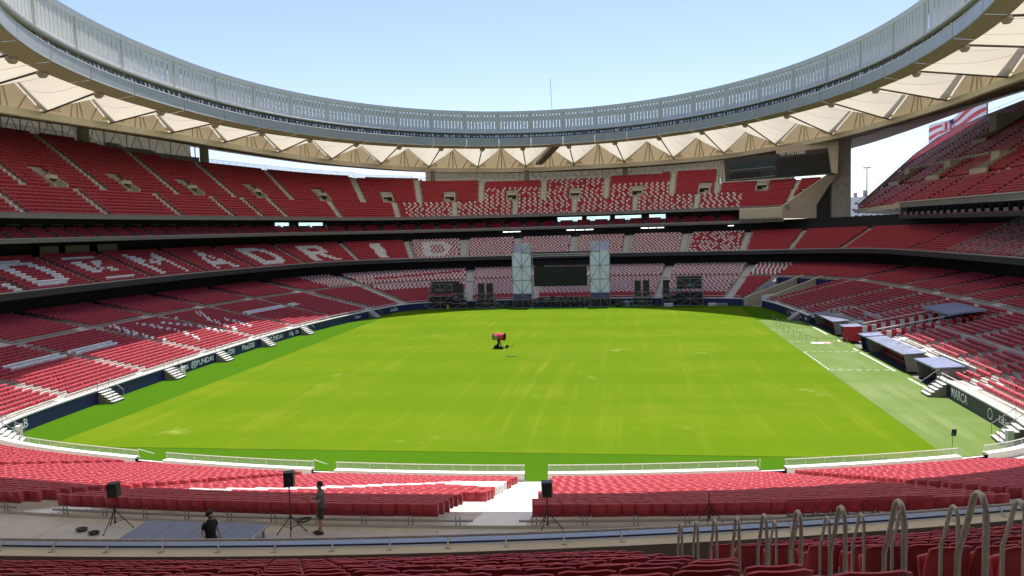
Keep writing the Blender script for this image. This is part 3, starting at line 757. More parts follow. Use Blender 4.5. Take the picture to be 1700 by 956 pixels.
# feet of the fabric valleys on the edge beam: angle on the inner ring, x, y, z and height of the outer soffit edge
VF = [(5.0, 74.4, 26.2, 39.5, 46.5), (15.0, 73.4, 47.4, 39.2, 49.0), (25.5, 69.7, 68.2, 38.7, 53.0), (36.0, 62.8, 86.9, 37.9, 48.6), (46.0, 52.8, 101.8, 37.2, 37.8), (56.5, 40.9, 112.0, 36.4, 36.2), (67.0, 27.1, 112.6, 35.7, 35.3), (78.0, 13.3, 112.2, 35.2, 34.9), (89.5, -0.9, 111.6, 35.0, 34.9), (101.0, -15.1, 114.2, 35.1, 35.3), (111.0, -29.2, 113.0, 35.4, 36.1),
      (121.0, -42.8, 108.9, 35.8, 37.4), (131.0, -53.4, 97.3, 36.3, 38.8), (141.0, -62.4, 83.4, 36.8, 41.0), (151.5, -67.8, 64.9, 37.3, 42.4), (162.0, -71.3, 45.8, 37.7, 43.2), (172.0, -73.4, 29.6, 37.9, 43.4), (182.0, -75.7, 15.1, 38.0, 43.5), (192.0, -77.4, 1.5, 38.0, 43.5), (202, -78.4, -14, 38, 43.5), (208, -78.0, -31, 38, 43), (213, -76.0, -47, 38, 43), (221, -71, -63.5, 38, 43),
      (230, -64, -79.5, 38, 42), (239, -54, -92.5, 38, 41), (247, -42, -102, 38, 40), (255, -29, -108.5, 38, 40), (262, -15, -111.5, 38, 40), (270, -1, -112, 38, 40), (278, 14, -111, 38, 40), (286, 31, -107, 38, 41), (296, 46, -99, 38, 42), (306, 58, -87, 38.4, 44), (316, 67, -71, 38.8, 45), (326, 72, -53, 39, 46), (336, 74.5, -34, 39.2, 46.5), (345.5, 75, -14, 39.4, 46.5), (355, 75, 6, 39.5, 46.5)]
NBAY = len(VF); VFA = np.array(VF); VP3 = VFA[:, 1:4]
_T2 = np.roll(VP3, -1, 0) - np.roll(VP3, 1, 0); VN = np.stack([_T2[:, 1], -_T2[:, 0]], 1); VN /= np.linalg.norm(VN, axis=1)[:, None]
for _ in range(2): VN = VN * 2 + np.roll(VN, 1, 0) + np.roll(VN, -1, 0); VN /= np.linalg.norm(VN, axis=1)[:, None]
_W = 40 - 12 * np.clip(VN[:, 1], 0, 1) ** 2 + 32 * np.exp(-((VFA[:, 0] - 29) / 11.0) ** 2)
VQ = np.concatenate([VP3[:, :2] + VN * _W[:, None], VFA[:, 4:5]], 1)
def crom(P, per=8):
    """closed smooth curve through the rows of P"""
    o = []; n = len(P)
    for i in range(n):
        a, b, c, d = P[i - 1], P[i], P[(i + 1) % n], P[(i + 2) % n]
        for k in range(per):
            t = k / per; o.append(0.5 * (2 * b + (c - a) * t + (2 * a - 5 * b + 4 * c - d) * t * t + (3 * b - a - 3 * c + d) * t ** 3))
    return np.array(o)
PER = 8; BV, BQ = crom(VP3, PER), crom(VQ, PER); NV = len(BV)
BD = BQ[:, :2] - BV[:, :2]; BW = np.linalg.norm(BD, axis=1); BD /= BW[:, None]
def across(i, off, dz):
    """point off metres outside the edge beam at sample i, dz above it"""
    i %= NV; return Vector((BV[i, 0] + BD[i, 0] * off, BV[i, 1] + BD[i, 1] * off, BV[i, 2] + dz))
def sof(i, f):
    i %= NV; return Vector((BV[i, 0] + BD[i, 0] * BW[i] * f, BV[i, 1] + BD[i, 1] * BW[i] * f, (BV[i, 2] - 1.2) * (1 - f) + BQ[i, 2] * f))
def soffit_z(p):
    d = (p[0] - BV[:, 0]) * BD[:, 0] + (p[1] - BV[:, 1]) * BD[:, 1]; lat = np.abs((p[0] - BV[:, 0]) * -BD[:, 1] + (p[1] - BV[:, 1]) * BD[:, 0])
    lat = np.where(d < -30, 1e9, lat); i = int(lat.argmin()); f = min(max(d[i] / BW[i], 0), 1); return float((BV[i, 2] - 1.2) * (1 - f) + BQ[i, 2] * f)
def loop(name, fs, material):
    m = MB()
    for i in range(NV):
        for f0, f1 in zip(fs[:-1], fs[1:]): m.quad(f0(i), f1(i), f1(i + 1), f0(i + 1))
    return m.build(name, material, roof)
loop('edge_beam', [lambda i: across(i, 0, -1.25), lambda i: across(i, 0, -0.1), lambda i: across(i, 0.9, 0), lambda i: across(i, 0.9, -1.3), lambda i: across(i, 0, -1.25)], 'beam')
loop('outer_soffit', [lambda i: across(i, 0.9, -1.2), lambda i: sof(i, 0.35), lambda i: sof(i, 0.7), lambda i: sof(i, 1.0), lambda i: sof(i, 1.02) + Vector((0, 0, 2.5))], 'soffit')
loop('outer_skin', [lambda i: sof(i, 1.02) + Vector((0, 0, 2.55)), lambda i: sof(i, 0.5) + Vector((0, 0, 8.0)), lambda i: across(i, 0.9, 6.9), lambda i: across(i, -2.5, 6.9)], 'membrane')
m = MB()
for i in range(0, NV, 2): m.tube([sof(i, 0.03) - Vector((0, 0, 0.12)), sof(i, 0.6) - Vector((0, 0, 0.12))], 0.08, 4, caps=False)
place(m.build('soffit_ribs', 'ring_under'), roof)['kind'] = 'stuff'
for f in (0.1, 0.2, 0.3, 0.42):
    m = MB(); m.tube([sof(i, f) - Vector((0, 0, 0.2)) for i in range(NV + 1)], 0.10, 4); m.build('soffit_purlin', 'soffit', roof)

EA, EB = 51.5, 70.0
def ell(ph, k=0.0):
    ph = math.radians(ph); c, s = math.cos(ph), math.sin(ph); e = 2 / 2.35 if s < 0 else 1.0      # fuller towards the near end
    sg = lambda v: math.copysign(abs(v) ** e, v)
    return Vector(((EA + k) * sg(c), (EB + k) * sg(s), 0))
def zb(ph): p = math.radians(ph); return 37.15 + 0.75 * math.cos(p) - 0.45 * math.sin(p)
def zt(ph): p = math.radians(ph); return 45.3 + 0.95 * math.cos(p) - 0.55 * math.sin(p)
NPH = 44; PST = 360.0 / NPH; PH0 = 90.8
def seg_pts(a, b, n): return [a + (b - a) * i / n for i in range(n + 1)]
# lower ring: one grey panel to a bay, tan underside
for i in range(NPH):
    a, b = PH0 + i * PST, PH0 + (i + 1) * PST; g = 0.06
    m = MB()
    ps = seg_pts(a + g, b - g, 4)
    for p, q in zip(ps[:-1], ps[1:]):
        A, B = ell(p), ell(q); Ao, Bo = ell(p, 0.25), ell(q, 0.25)
        z0, z1 = zb(p), zb(q); H = Vector((0, 0, 1))
        m.quad(A + H * (z0), B + H * z1, B + H * (z1 + 1.75), A + H * (z0 + 1.75))
        m.quad(A + H * (z0 + 1.75), B + H * (z1 + 1.75), Bo + H * (z1 + 1.75), Ao + H * (z0 + 1.75))
        m.quad(Ao + H * z0, Bo + H * z1, B + H * z1, A + H * z0)
    for p in (ps[0], ps[-1]):
        A, Ao = ell(p), ell(p, 0.25); H = Vector((0, 0, 1)); m.quad(A + H * zb(p), Ao + H * zb(p), Ao + H * (zb(p) + 1.75), A + H * (zb(p) + 1.75))
    pn = m.build('ring_panel', 'ring_panel', roof)
    m = MB()
    for lev in (0.10, 1.66):
        m.tube([ell(p, -0.03) + Vector((0, 0, zb(p) + lev)) for p in ps], 0.045, 4)
    m.build('panel_edge', 'cap', pn)
    m = MB()
    ps = seg_pts(a + 0.03, b - 0.03, 4)
    for p, q in zip(ps[:-1], ps[1:]):
        H = Vector((0, 0, 1))
        m.quad(ell(p, 0.05) + H * (zb(p) - 0.05), ell(p, 2.3) + H * (zb(p) - 0.42), ell(q, 2.3) + H * (zb(q) - 0.42), ell(q, 0.05) + H * (zb(q) - 0.05))
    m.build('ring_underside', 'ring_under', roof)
phs = [PH0 + i * 360 / 176 for i in range(177)]
def ering(name, prof, material, parent=roof):
    m = MB()
    for p, q in zip(phs[:-1], phs[1:]):
        for (k0, f0), (k1, f1) in zip(prof[:-1], prof[1:]):
            H = Vector((0, 0, 1)); m.quad(ell(p, k0) + H * f0(p), ell(p, k1) + H * f1(p), ell(q, k1) + H * f1(q), ell(q, k0) + H * f0(q))
    return m.build(name, material, parent)
ering('ring_backing', [(0.3, lambda p: zb(p) + 1.7), (1.2, lambda p: zb(p) + 1.72), (1.25, lambda p: zb(p) + 3.0)], 'lamp_body')
ering('lamp_ledge', [(1.3, lambda p: zb(p) + 2.95), (0.35, lambda p: zb(p) + 2.85), (0.30, lambda p: zb(p) + 3.05), (1.3, lambda p: zb(p) + 3.35)], 'cap')
ering('top_cap', [(1.4, lambda p: zt(p) - 0.75), (1.25, lambda p: zt(p) - 0.7), (1.15, lambda p: zt(p)), (2.3, lambda p: zt(p) + 0.1), (2.3, lambda p: zt(p) - 0.7)], 'cap')
ering('screen_base', [(1.32, lambda p: zb(p) + 3.2), (1.30, lambda p: zb(p) + 4.0)], 'slat')
for lv in (0.12, 0.42, 0.75):
    m = MB(); m.tube([ell(p, 1.95) + Vector((0, 0, zb(p) + 3.6 + (zt(p) - zb(p) - 4.4) * lv)) for p in phs], 0.09, 4); m.build('ring_girt', 'slat', roof)
m = MB()
for i in range(NPH):
    a = PH0 + i * PST; H = Vector((0, 0, 1)); b = a + PST
    m.tube([ell(a, 1.2) + H * (zb(a) + 2), ell(a, 1.25) + H * (zt(a) + 0.12)], 0.09, 5)
    for (p0, f0), (p1, f1) in (((a, 0), (a + PST / 2, 1)), ((a + PST / 2, 1), (b, 0))):
        m.tube([ell(p0, 2.1) + H * (zb(p0) + 3.2 + f0 * 3.9), ell(p1, 2.1) + H * (zb(p1) + 3.2 + f1 * 3.9)], 0.10, 4, caps=False)
place(m.build('ring_struts', 'slat'), roof)
ering('screen_lining', [(1.62, lambda p: zb(p) + 4.0 + 0.52 * (zt(p) - zb(p) - 4.7)), (1.60, lambda p: zt(p) - 1.25)], 'slat')
# slats of the screen: boards with slots between them that let the sky through
spare = MB(); NSL = 10
for i in range(NPH):
    a = PH0 + i * PST
    for s in range(NSL):
        p0 = a + PST * (s + 0.06) / NSL; p1 = a + PST * (s + 0.90) / NSL; pc = (p0 + p1) / 2
        if s in (0, NSL - 1): p0, p1 = (a + PST * 0.004, p1) if s == 0 else (p0, a + PST * 0.996)
        m = MB() if -18 <= (pc + 90) % 360 - 90 <= 205 else spare
        H = Vector((0, 0, 1)); A, B = ell(p0, 1.35), ell(p1, 1.35); Ao, Bo = ell(p0, 1.42), ell(p1, 1.42)
        zs = [zb(pc) + 3.9, zt(pc) - 0.72]
        m.quad(A + H * zs[0], B + H * zs[0], B + H * zs[1], A + H * zs[1]); m.quad(Bo + H * zs[0], Ao + H * zs[0], Ao + H * zs[1], Bo + H * zs[1])
        m.quad(A + H * zs[0], A + H * zs[1], Ao + H * zs[1], Ao + H * zs[0]); m.quad(B + H * zs[0], Bo + H * zs[0], Bo + H * zs[1], B + H * zs[1])
        if m is not spare: m.build('slat', 'slat', roof)
place(spare.build('slats', 'slat'), roof)['kind'] = 'stuff'
# floodlights packed in the slot between the panels and the screen
m = MB()
for i in range(NPH * 11):
    p = PH0 + i * PST / 11 + random.uniform(-0.1, 0.1); H = Vector((0, 0, 1)); c = ell(p, 0.7) + H * (zb(p) + 1.95); r = (ell(p + 0.1) - ell(p - 0.1)).normalized(); n = (c - H * c.z).normalized()
    w = random.uniform(0.42, 0.6); h = random.uniform(0.4, 0.65); tl = random.uniform(-0.3, 0.5)
    m.box(c - r * w / 2, r * w, n * 0.3 + H * 0.1 * tl, H * h + n * 0.15, 0)
    if random.random() < 0.8: m.quad(c - r * w * 0.4 - n * 0.02 + H * 0.06, c + r * w * 0.4 - n * 0.02 + H * 0.06, c + r * w * 0.4 + n * 0.12 + H * (h * 0.9), c - r * w * 0.4 + n * 0.12 + H * (h * 0.9), 1)
place(m.build('floodlights', ['lamp_body', 'lamp_glass']), roof)['kind'] = 'stuff'

# fabric bays: valley cables on the edge beam, ridges between them
PEAK = 5.8
for i in range(NBAY):
    j = (i + 1) % NBAY; ia, im, ib = i * PER, i * PER + PER // 2, i * PER + PER
    pa, pb = VF[i][0], VF[j][0] + (360 if VF[j][0] < VF[i][0] else 0); pm = (pa + pb) / 2
    def edge(k, ph, ridge):
        o = across(k, 0.0, PEAK if ridge else -0.05); q = ell(ph, 2.3); q.z = zb(ph) + (0.6 if ridge else -0.1); return o, q
    n = 10; cols = []
    for (ka, p_a, ra), (kb, p_b, rb) in (((ia, pa, 0), (im, pm, 1)), ((im, pm, 1), (ib, pb, 0))):
        (oa, qa), (ob, qb) = edge(ka, p_a, ra), edge(kb, p_b, rb)
        for c in (range(0, 5) if not cols else range(1, 5)):
            w = c / 4; cols.append([(oa * (1 - w) + ob * w) * (1 - u) + (qa * (1 - w) + qb * w) * u - Vector((0, 0, 0.8 * math.sin(math.pi * u) * math.sin(math.pi * w))) for u in [k / n for k in range(n + 1)]])
    m = MB()
    for ca, cb in zip(cols[:-1], cols[1:]):
        for k in range(n): m.quad(ca[k], cb[k], cb[k + 1], ca[k + 1])
    bay = m.build('membrane_bay', 'membrane', roof, smooth=False)
    m = MB()                                                     # welded seams of the fabric
    for c in (2, 4, 6): m.tube([p - Vector((0, 0, 0.03)) for p in cols[c]], 0.025, 3, caps=False)
    m.build('fabric_seam', 'beam', bay)
    # triangular gable between beam and ridge
    A, B, Pk, Bm = across(ia, 0.4, -0.1), across(ib, 0.4, -0.1), across(im, 0.4, PEAK), across(im, 0.4, -0.1)
    m = MB(); m.poly([A, Bm, Pk]); m.poly([Bm, B, Pk]); gb = m.build('gable_panel', 'gable', roof)
    m = MB(); nn = Vector((BD[im % NV, 0], BD[im % NV, 1], 0))
    for w0, w1 in ((0.42, 0.5), (0.50, 0.5), (0.60, 0.52), (0.3, 0.36)):
        b0 = A * (1 - w0) + B * w0; e0 = Pk * 0.92 + Bm * 0.08 + (B - A) * (w1 - 0.5) if w0 > 0.35 else A * 0.62 + Pk * 0.38
        m.tube([b0 - nn * 0.12, e0 - nn * 0.12], 0.12, 4, caps=False)
    m.build('gable_strut', 'gable_strut', gb)
    m = MB(); o, q = edge(ia, pa, 0); m.tube([o - Vector((0, 0, 0.1)), q - Vector((0, 0, 0.1))], 0.15, 5); m.build('valley_cable', 'cable', roof)
    m = MB()
    for aa in (A, B): m.tube([aa - nn * 0.55, Pk - nn * 0.55], 0.15, 4, caps=False)
    m.build('ridge_edge', 'ring_under', roof)
    # rounded patch of fabric at the valley foot
    m = MB(); na = Vector((BD[ia, 0], BD[ia, 1], 0)); rr = Vector((-na.y, na.x, 0)); c = across(ia, -0.5, 0.1)
    m.poly([c + rr * (2.6 * math.cos(an)) - na * (1.2 * math.sin(an)) + Vector((0, 0, 1.35 * math.sin(an))) for an in [math.pi * k / 12 for k in range(13)]]); m.build('corner_patch', 'gable', roof)
# lamp pods hanging under the ring
for i in range(NBAY):
    p = VF[i][0]; m = MB(); c = ell(p, 2.4); c.z = zb(p) - 1.1
    m.tube([c + Vector((0, 0, 0.1)), c + Vector((0, 0, 0.5)), c + Vector((0, 0, 0.8))], 0.5, 8, radii=[0.35, 0.65, 0.5]); m.build('hanging_pod', 'ring_under', roof)
# service beam crossing one far bay
m = MB(); o = Vector((-11.0, 111.5, 35.4)); q = ell(92.6, 2.0); q.z = zb(92) - 0.3; r = Vector((1, 0, 0)); m.box(o - r * 0.9, r * 1.9, q - o, (0, 0, 0.8)); m.build('service_beam', 'soffit', roof)
m = MB(); c = ell(93.5, 2); m.tube([c + Vector((0, 0, zt(93))), c + Vector((-0.25, 0, zt(93) + 7.4))], 0.05, 5)
tag(m.build('antenna_mast', 'grey_band', origin=c + Vector((0, 0, zt(93)))), 'thin antenna mast on the far rim of the roof ring', 'antenna')
# columns under the roof and the light back wall behind the seats
for a, w in ((81.0, 1.3), (100.0, 1.35), (115.4, 1.35), (129.3, 2.0), (152.0, 2.2), (172, 2.0)):
    ta = np.array([a]); dd = float(uub_d(uub_n(ta), ta)[0]) + 0.6; z0 = float(uub_z(uub_n(ta), ta)[0]) - 1.2; z1 = soffit_z(pt(a, dd, 0)) + 0.3
    m = MB(); m.tube([pt(a, dd, z0), pt(a, dd, z1)], w / 2, 12); place(m.build('roof_column', 'grey_band' if a < 120 else 'concrete'), roof)

# light wall and trusses behind the upper tier
for a0, a1 in ((128.8, 212), (57.5, 116.0)):
    t = rng_th(a0, a1, 0.5); n_ = uub_n(t); dd = uub_d(np.maximum(n_, 12), t) + 5.5; zz = uub_z(n_, t)
    tz = np.array([soffit_z(pt(q, x, 0)) for q, x in zip(t, dd)])
    strip(t, [(dd, zz - 2.0), (dd + 0.5, np.maximum(tz + 0.4, zz))], 'facade_panel', 'membrane', upper)
    m = MB()
    for i in range(0, len(t) - 8, 8):
        p = lambda j, f: pt(t[j], dd[j] - 1.0, (zz[j] - 0.5) * (1 - f) + max(tz[j], zz[j]) * f)
        m.tube([p(i, 0), p(i, 1)], 0.13, 5, caps=False); m.tube([p(i, 0), p(i + 4, 1)], 0.10, 4, caps=False); m.tube([p(i + 4, 1), p(i + 8, 0)], 0.10, 4, caps=False)
    place(m.build('facade_truss', 'beam' if a0 > 100 else 'pale_concrete'), upper)
for a0, a1, h in ((129.5, 146.5, 1.5), (116.6, 119.5, 0.8), (146.5, 152, 0.8)):
    t = rng_th(a0, a1, 0.25); n_ = uub_n(t); dd = uub_d(n_, t) + 1.8; zz = uub_z(n_, t)
    strip(t, [(dd, zz - 0.5), (dd, zz + h), (dd + 0.4, zz + h), (dd + 0.4, zz - 0.5)], 'parapet', 'concrete', upper)

# ---------------------------------------------------------------- end of the upper tier with scoreboard, pillar and sloped parapet
DP0, DP1 = Vector((51.0, 85.6, 0)), Vector((66.2, 93.6, 0)); dn = (DP1 - DP0).normalized()
m = MB(); dpar = lambda f, z: DP0 + (DP1 - DP0) * f + Vector((0, 0, z))
m.prism([dpar(f, z) for f, z in ((0.0, 18.0), (0.60, 17.8), (0.60, 21.0), (0.84, 26.2), (1.0, 28.2), (1.0, 30.2), (0.93, 29.8), (0.0, 20.9))], (-0.2, 0.4, 0)); m.build('end_parapet', 'cream', upper)
def end_theta(dfun):
    t = np.arange(54.2, 57.4, 0.02); p, _ = bowl(t, np.broadcast_to(dfun(t), t.shape)); s_ = (p[:, 0] - DP0.x) * dn.y - (p[:, 1] - DP0.y) * dn.x
    ok = np.where(s_ < -0.5)[0]; return float(t[ok[0]]) if len(ok) else None
rws = [(lambda t, k=k: upa_d(k, t), lambda t, k=k: upa_z(k, t)) for k in range(UPA_N)] + [(lambda t: upm_d0(t), lambda t: upm_z(t))] + [(lambda t, k=k: uub_d(k, t), lambda t, k=k: uub_z(k, t)) for k in range(6)]
for i, (fd, fz) in enumerate(rws[:-1]):
    te = end_theta(fd)
    if te is None or te > 56.55: continue
    t = rng_th(te, 56.6, 0.1); fd2, fz2 = rws[i + 1]
    strip(t, [(fd(t), fz(t)), (fd2(t), fz(t)), (fd2(t), fz2(t))], 'terrace', 'concrete', upper)
    if i != UPA_N: row_seats(te, 56.65, lambda q: fd(q) + 0.42, fz, 0.7, 0.0, lambda th, c, N: 0)
t = rng_th(56.9, 60.6, 0.2); e = up_d0(t)
strip(t, [(e + 9, 18.3), (e - 0.15, 18.0), (e - 0.35, 18.4), (e - 0.35, 20.6), (e + 0.2, 20.9), (e + 0.35, 20.4)], 'corner_balcony', 'cream', upper)
strip(t, [(e + 9, 17.2), (e + 0.6, 17.2), (e + 0.3, 18.1)], 'corner_underside', 'grey_band', upper)
m = MB(); m.box((59.6, 96.0, 15), (6.5, 0, 0), (0, 3, 0), (0, 0, 13)); m.build('recess_shade', 'dark_band', upper)  # solid dark box in place of the recess's shade
pil = MB(); pil.prism([(64.7, 94.5, 12), (69.3, 94.5, 12), (69.3, 99.0, 12), (64.7, 99.0, 12)], (0, 0, 26.5))
pil.prism([(65.6, 94.0, 36.8), (69.5, 94.2, 36.8), (69.5, 98, 36.8), (65.6, 98, 36.8)], (0, 0, 1.5))
tag(pil.build('roof_pillar', 'concrete'), 'massive square concrete pillar at the end of the upper tier', 'pillar')
sb = thing('scoreboard', 'dark scoreboard and control room under the roof at the end of the upper tier', 'scoreboard', loc=(40.0, 104.2, 0), rz=math.atan2(91.5 - 104.2, 24.0))
Lsb = math.hypot(24.0, 12.7)
m = MB(); m.prism([(0, 0, 28.4), (Lsb, 0, 28.6), (Lsb - 0.8, 0, 35.1), (-0.4, 0, 34.2)], (0, 1.2, 0)); place(m.build('housing', 'dark_band'), sb)
m = MB(); m.prism([(13.6, -0.12, 28.7), (Lsb - 0.5, -0.12, 28.9), (Lsb - 1.1, -0.12, 34.0), (13.6, -0.12, 33.2)], (0, 0.1, 0)); place(m.build('screen', 'screen'), sb)
for z0, z1, x0, x1, mt in ((31.2, 33.1, 1.2, 13.3, 'glass_dark'), (28.7, 30.3, 1.2, 9.4, 'screen'), (28.9, 30.4, 9.6, 13.3, 'glass_dark')):
    m = MB(); m.prism([(x0, -0.1, z0), (x1, -0.1, z0 + 0.25), (x1, -0.1, z1 + 0.25), (x0, -0.1, z1)], (0, 0.08, 0)); w = place(m.build('window', mt), sb)
    m = MB(); m.box((x0, -0.16, z0 - 0.12), (x1 - x0, 0, 0.25), (0, 0.1, 0), (0, 0, 0.12)); m.build('sill', 'steel', w)
m = MB(); m.prism([(13.4, 0.2, 34.6), (Lsb + 0.6, 0.2, 35.0), (Lsb + 0.9, 0.2, 37.2), (13.4, 0.2, 36.2)], (0, 1.2, 0)); m.prism([(Lsb + 0.0, -0.3, 28.9), (Lsb + 1.4, -0.3, 28.6), (Lsb + 1.6, -0.3, 37), (Lsb - 0.9, -0.3, 35.2)], (0, 1.6, 0)); place(m.build('surround', 'cream'), sb)
txt = text_mesh('TD SYSTEMS', 0.95, 0.05, 0.02, 1.25); txt.materials.append(M['letter']); o = bpy.data.objects.new('lettering', txt); col.objects.link(o); o.parent = sb
o.location = (17.6, -0.2, 34.35); o.rotation_euler = (math.pi / 2, R(-1.5), 0)

# ---------------------------------------------------------------- main stand on the dugout side: crescent-shaped upper tier
main = thing('main_stand', 'crescent-shaped upper stand beyond the gap beside the pillar', 'stand')
MX0, MZ0, MD, MR, MN = 72.0, 20.0, 0.80, 0.496, 50
def my_end(x): return float(np.interp(x, [71, 82, 95, 103, 106, 109.5, 112], [97, 110, 126, 130.5, 128, 116, 100]))
MYN = 6.0
m = MB()
for k in range(MN):
    x0, x1 = MX0 + MD * k, MX0 + MD * (k + 1); z = MZ0 + MR * k; ye = my_end(x0)
    m.quad((x0, MYN, z), (x1, MYN, z), (x1, ye, z), (x0, ye, z)); m.quad((x1, MYN, z), (x1, MYN, z + MR), (x1, ye, z + MR), (x1, ye, z))
m.build('terrace', 'concrete', main)
m = MB(); xs = [MX0 + MD * k for k in range(0, MN + 1)]
for xa, xb in zip(xs[:-1], xs[1:]):
    za, zb_ = MZ0 + MR / MD * (xa - MX0), MZ0 + MR / MD * (xb - MX0); ya, yb = my_end(xa), my_end(xb)
    a, b = Vector((xa, ya, za)), Vector((xb, yb, zb_)); up = Vector((0, 0, 1.0)); o = Vector((0.1, 0.35, 0))
    m.quad(a - up * 1.6, b - up * 1.6, b + up, a + up); m.quad(a + up, b + up, b + o + up, a + o + up); m.quad(a + o + up, b + o + up, b + o - up * 1.6, a + o - up * 1.6)
m.build('edge_parapet', 'concrete', main)
m = MB(); m.tube([(x, my_end(x) + 0.1, MZ0 + MR / MD * (x - MX0) + 1.7) for x in xs], 0.05, 4)
for x in xs[::2]: m.tube([(x, my_end(x) + 0.1, MZ0 + MR / MD * (x - MX0) + 0.9), (x, my_end(x) + 0.1, MZ0 + MR / MD * (x - MX0) + 1.7)], 0.03, 4, caps=False)
m.build('edge_fence', 'steel', main)
m = MB(); m.box((MX0 - 0.6, MYN, 19.55), (0.6, 0, 0), (0, 62.0, 0), (0, 0, 1.0)); m.build('fascia', 'grey_band', main)
m = MB(); m.box((MX0 - 0.75, MYN, 20.56), (0.75, 0, 0), (0, 62.0, 0), (0, 0, 0.2)); m.build('fascia_cap', 'pale_concrete', main)
m = MB(); m.prism([(MX0 - 0.7, 66.0, 19.4), (MX0 - 0.7, 99.0, 18.9), (MX0 - 0.7, 99.0, 19.7), (MX0 - 0.7, 70.0, 20.4), (MX0 - 0.7, 66.0, 20.76)], (0.7, 0, 0)); m.build('nose_parapet', 'cream', main)
m = MB(); m.quad((MX0 - 0.5, 66, 19.3), (MX0 - 0.5, 99, 18.85), (MX0 + 8, 97, 18.2), (MX0 + 8, 66, 18.2)); m.build('nose_underside', 'grey_band', main)
m = MB(); m.box((MX0 + 1.6, MYN, 17.2), (0.3, 0, 0), (0, 66.0, 0), (0, 0, 2.4)); m.build('suite_back', 'dark_band', main)
m = MB(); m.box((MX0 - 0.9, MYN, 17.1), (3, 0, 0), (0, 60.0, 0), (0, 0, 0.85)); m.build('suite_fascia', 'dark_band', main)
m = MB(); m.box((MX0 - 0.93, MYN, 17.9), (0.2, 0, 0), (0, 60.0, 0), (0, 0, 0.06)); m.build('suite_rail', 'red_panel', main)
for y in np.arange(10, 64, 3.1):
    m = MB(); m.box((MX0 - 0.2, y, 17.95), (1.8, 0, 0), (0, 0.12, 0), (0, 0, 1.55)); m.build('suite_divider', 'black_metal', main)
    m = MB(); m.cbox((MX0 + 0.2, y + 1.2, 17.95), 0.5, 1.6, 0.55); m.build('suite_seat', 'grey_band', main)
AIS = [13, 27, 40.5, 54, 67.5, 80.5, 93, 105, 117]
MV = [(11, 98.5), (11, 74.0), (11, 51.5), (28, 84.0)]
for y in AIS:
    m = MB()
    for k in range(MN):
        x = MX0 + MD * k
        if my_end(x) < y + 1.0: continue
        if any(abs(y - vy) < 2.2 and vk - 1 <= k <= vk + 7 for vk, vy in MV): continue
        z = MZ0 + MR * k; m.box((x, y - 0.6, z + 0.004), (MD * 0.5, 0, 0), (0, 1.2, 0), (0, 0, 0.02)); m.box((x + MD * 0.5, y - 0.6, z + 0.004), (MD * 0.5, 0, 0), (0, 1.2, 0), (0, 0, MR / 2))
    m.build('aisle_stair', 'stair', main)
for vk, vy in MV:
    x = MX0 + MD * vk; z = MZ0 + MR * vk; L = 6 if vk < 20 else 10; W = 1.7
    m = MB()
    for s in (-1, 1): m.prism([(x - 0.4, vy + s * W - 0.2, z - 0.3), (x + L, vy + s * W - 0.2, z - 0.3), (x + L, vy + s * W - 0.2, z + L * MR / MD + 0.9), (x - 0.4, vy + s * W - 0.2, z + 0.9)], (0, 0.4, 0))
    m.box((x - 0.7, vy - 5.0, z - 0.35), (0.35, 0, 0), (0, 7.0, 0), (0, 0, 1.25)); m.box((x + 3, vy - W, z + 2.0), (L - 3, 0, 0), (0, 2 * W, 0), (0, 0, L * MR / MD - 1.6))
    p = m.build('passage', 'cream', main)
    m = MB(); m.quad((x + 2.9, vy - W, z - 0.2), (x + 2.9, vy + W, z - 0.2), (x + 2.9, vy + W, z + 2.1), (x + 2.9, vy - W, z + 2.1)); m.build('dark_opening', 'black', p)
m = MB(); m.box((MX0 + MD * 19, 62, MZ0 + MR * 19 - 0.2), (0.4, 0, 0), (0, 46.0, 0), (0, 0, 1.1)); m.build('gangway_wall', 'pale_concrete', main)
for k in range(MN):
    x = MX0 + MD * k + 0.42; z = MZ0 + MR * k; ye = my_end(x) - 0.8
    if k in (10, 19): continue
    for y in np.arange(MYN + 0.4, ye, 0.5):
        if any(abs(y - a) < 0.85 for a in AIS): continue
        if any(abs(y - vy) < 2.1 and vk - 1 <= k <= vk + (7 if vk < 20 else 12) for vk, vy in MV): continue
        SX.append(x); SY.append(y); SZ.append(z); SDX.append(1.0); SDY.append(0.0); SC.append(0); SB.append(0.05)

# ---------------------------------------------------------------- beyond the stadium
fp = thing('flag_pole', 'tall pole behind the crescent stand carrying the big flag', 'flagpole', loc=(112, 121.0, 0))
m = MB(); m.tube([(0, 0, 20), (0, 0, 62)], 0.22, 8); place(m.build('pole', 'steel'), fp)
fl = thing('flag', 'red and white striped flag with a striped shield crest flying beyond the stand', 'flag', loc=(112.0, 121.2, 0))
def flagpt(u, v): return Vector((-0.9 * math.sin(u * 7) * (0.3 + u), u * 39, 49.6 - 5.4 * v - 3.4 * u ** 1.4 + 0.7 * math.sin(u * 8 + v * 2)))
for si in range(5):
    m = MB(); v0, v1 = si / 5, (si + 1) / 5
    for i in range(28): m.quad(flagpt(i / 28, v0), flagpt((i + 1) / 28, v0), flagpt((i + 1) / 28, v1), flagpt(i / 28, v1))
    place(m.build('stripe', 'flag_red' if si % 2 else 'flag_white', smooth=True), fl)
m = MB()
for j in range(5):
    u0, u1 = 0.58 + 0.045 * j, 0.58 + 0.045 * (j + 1); lo = 0.93 - 0.12 * abs(j - 2)
    m.quad(flagpt(u0, 0.12) - Vector((0.25, 0, 0)), flagpt(u1, 0.12) - Vector((0.25, 0, 0)), flagpt(u1, lo) - Vector((0.25, 0, 0)), flagpt(u0, lo) - Vector((0.25, 0, 0)), j % 2)
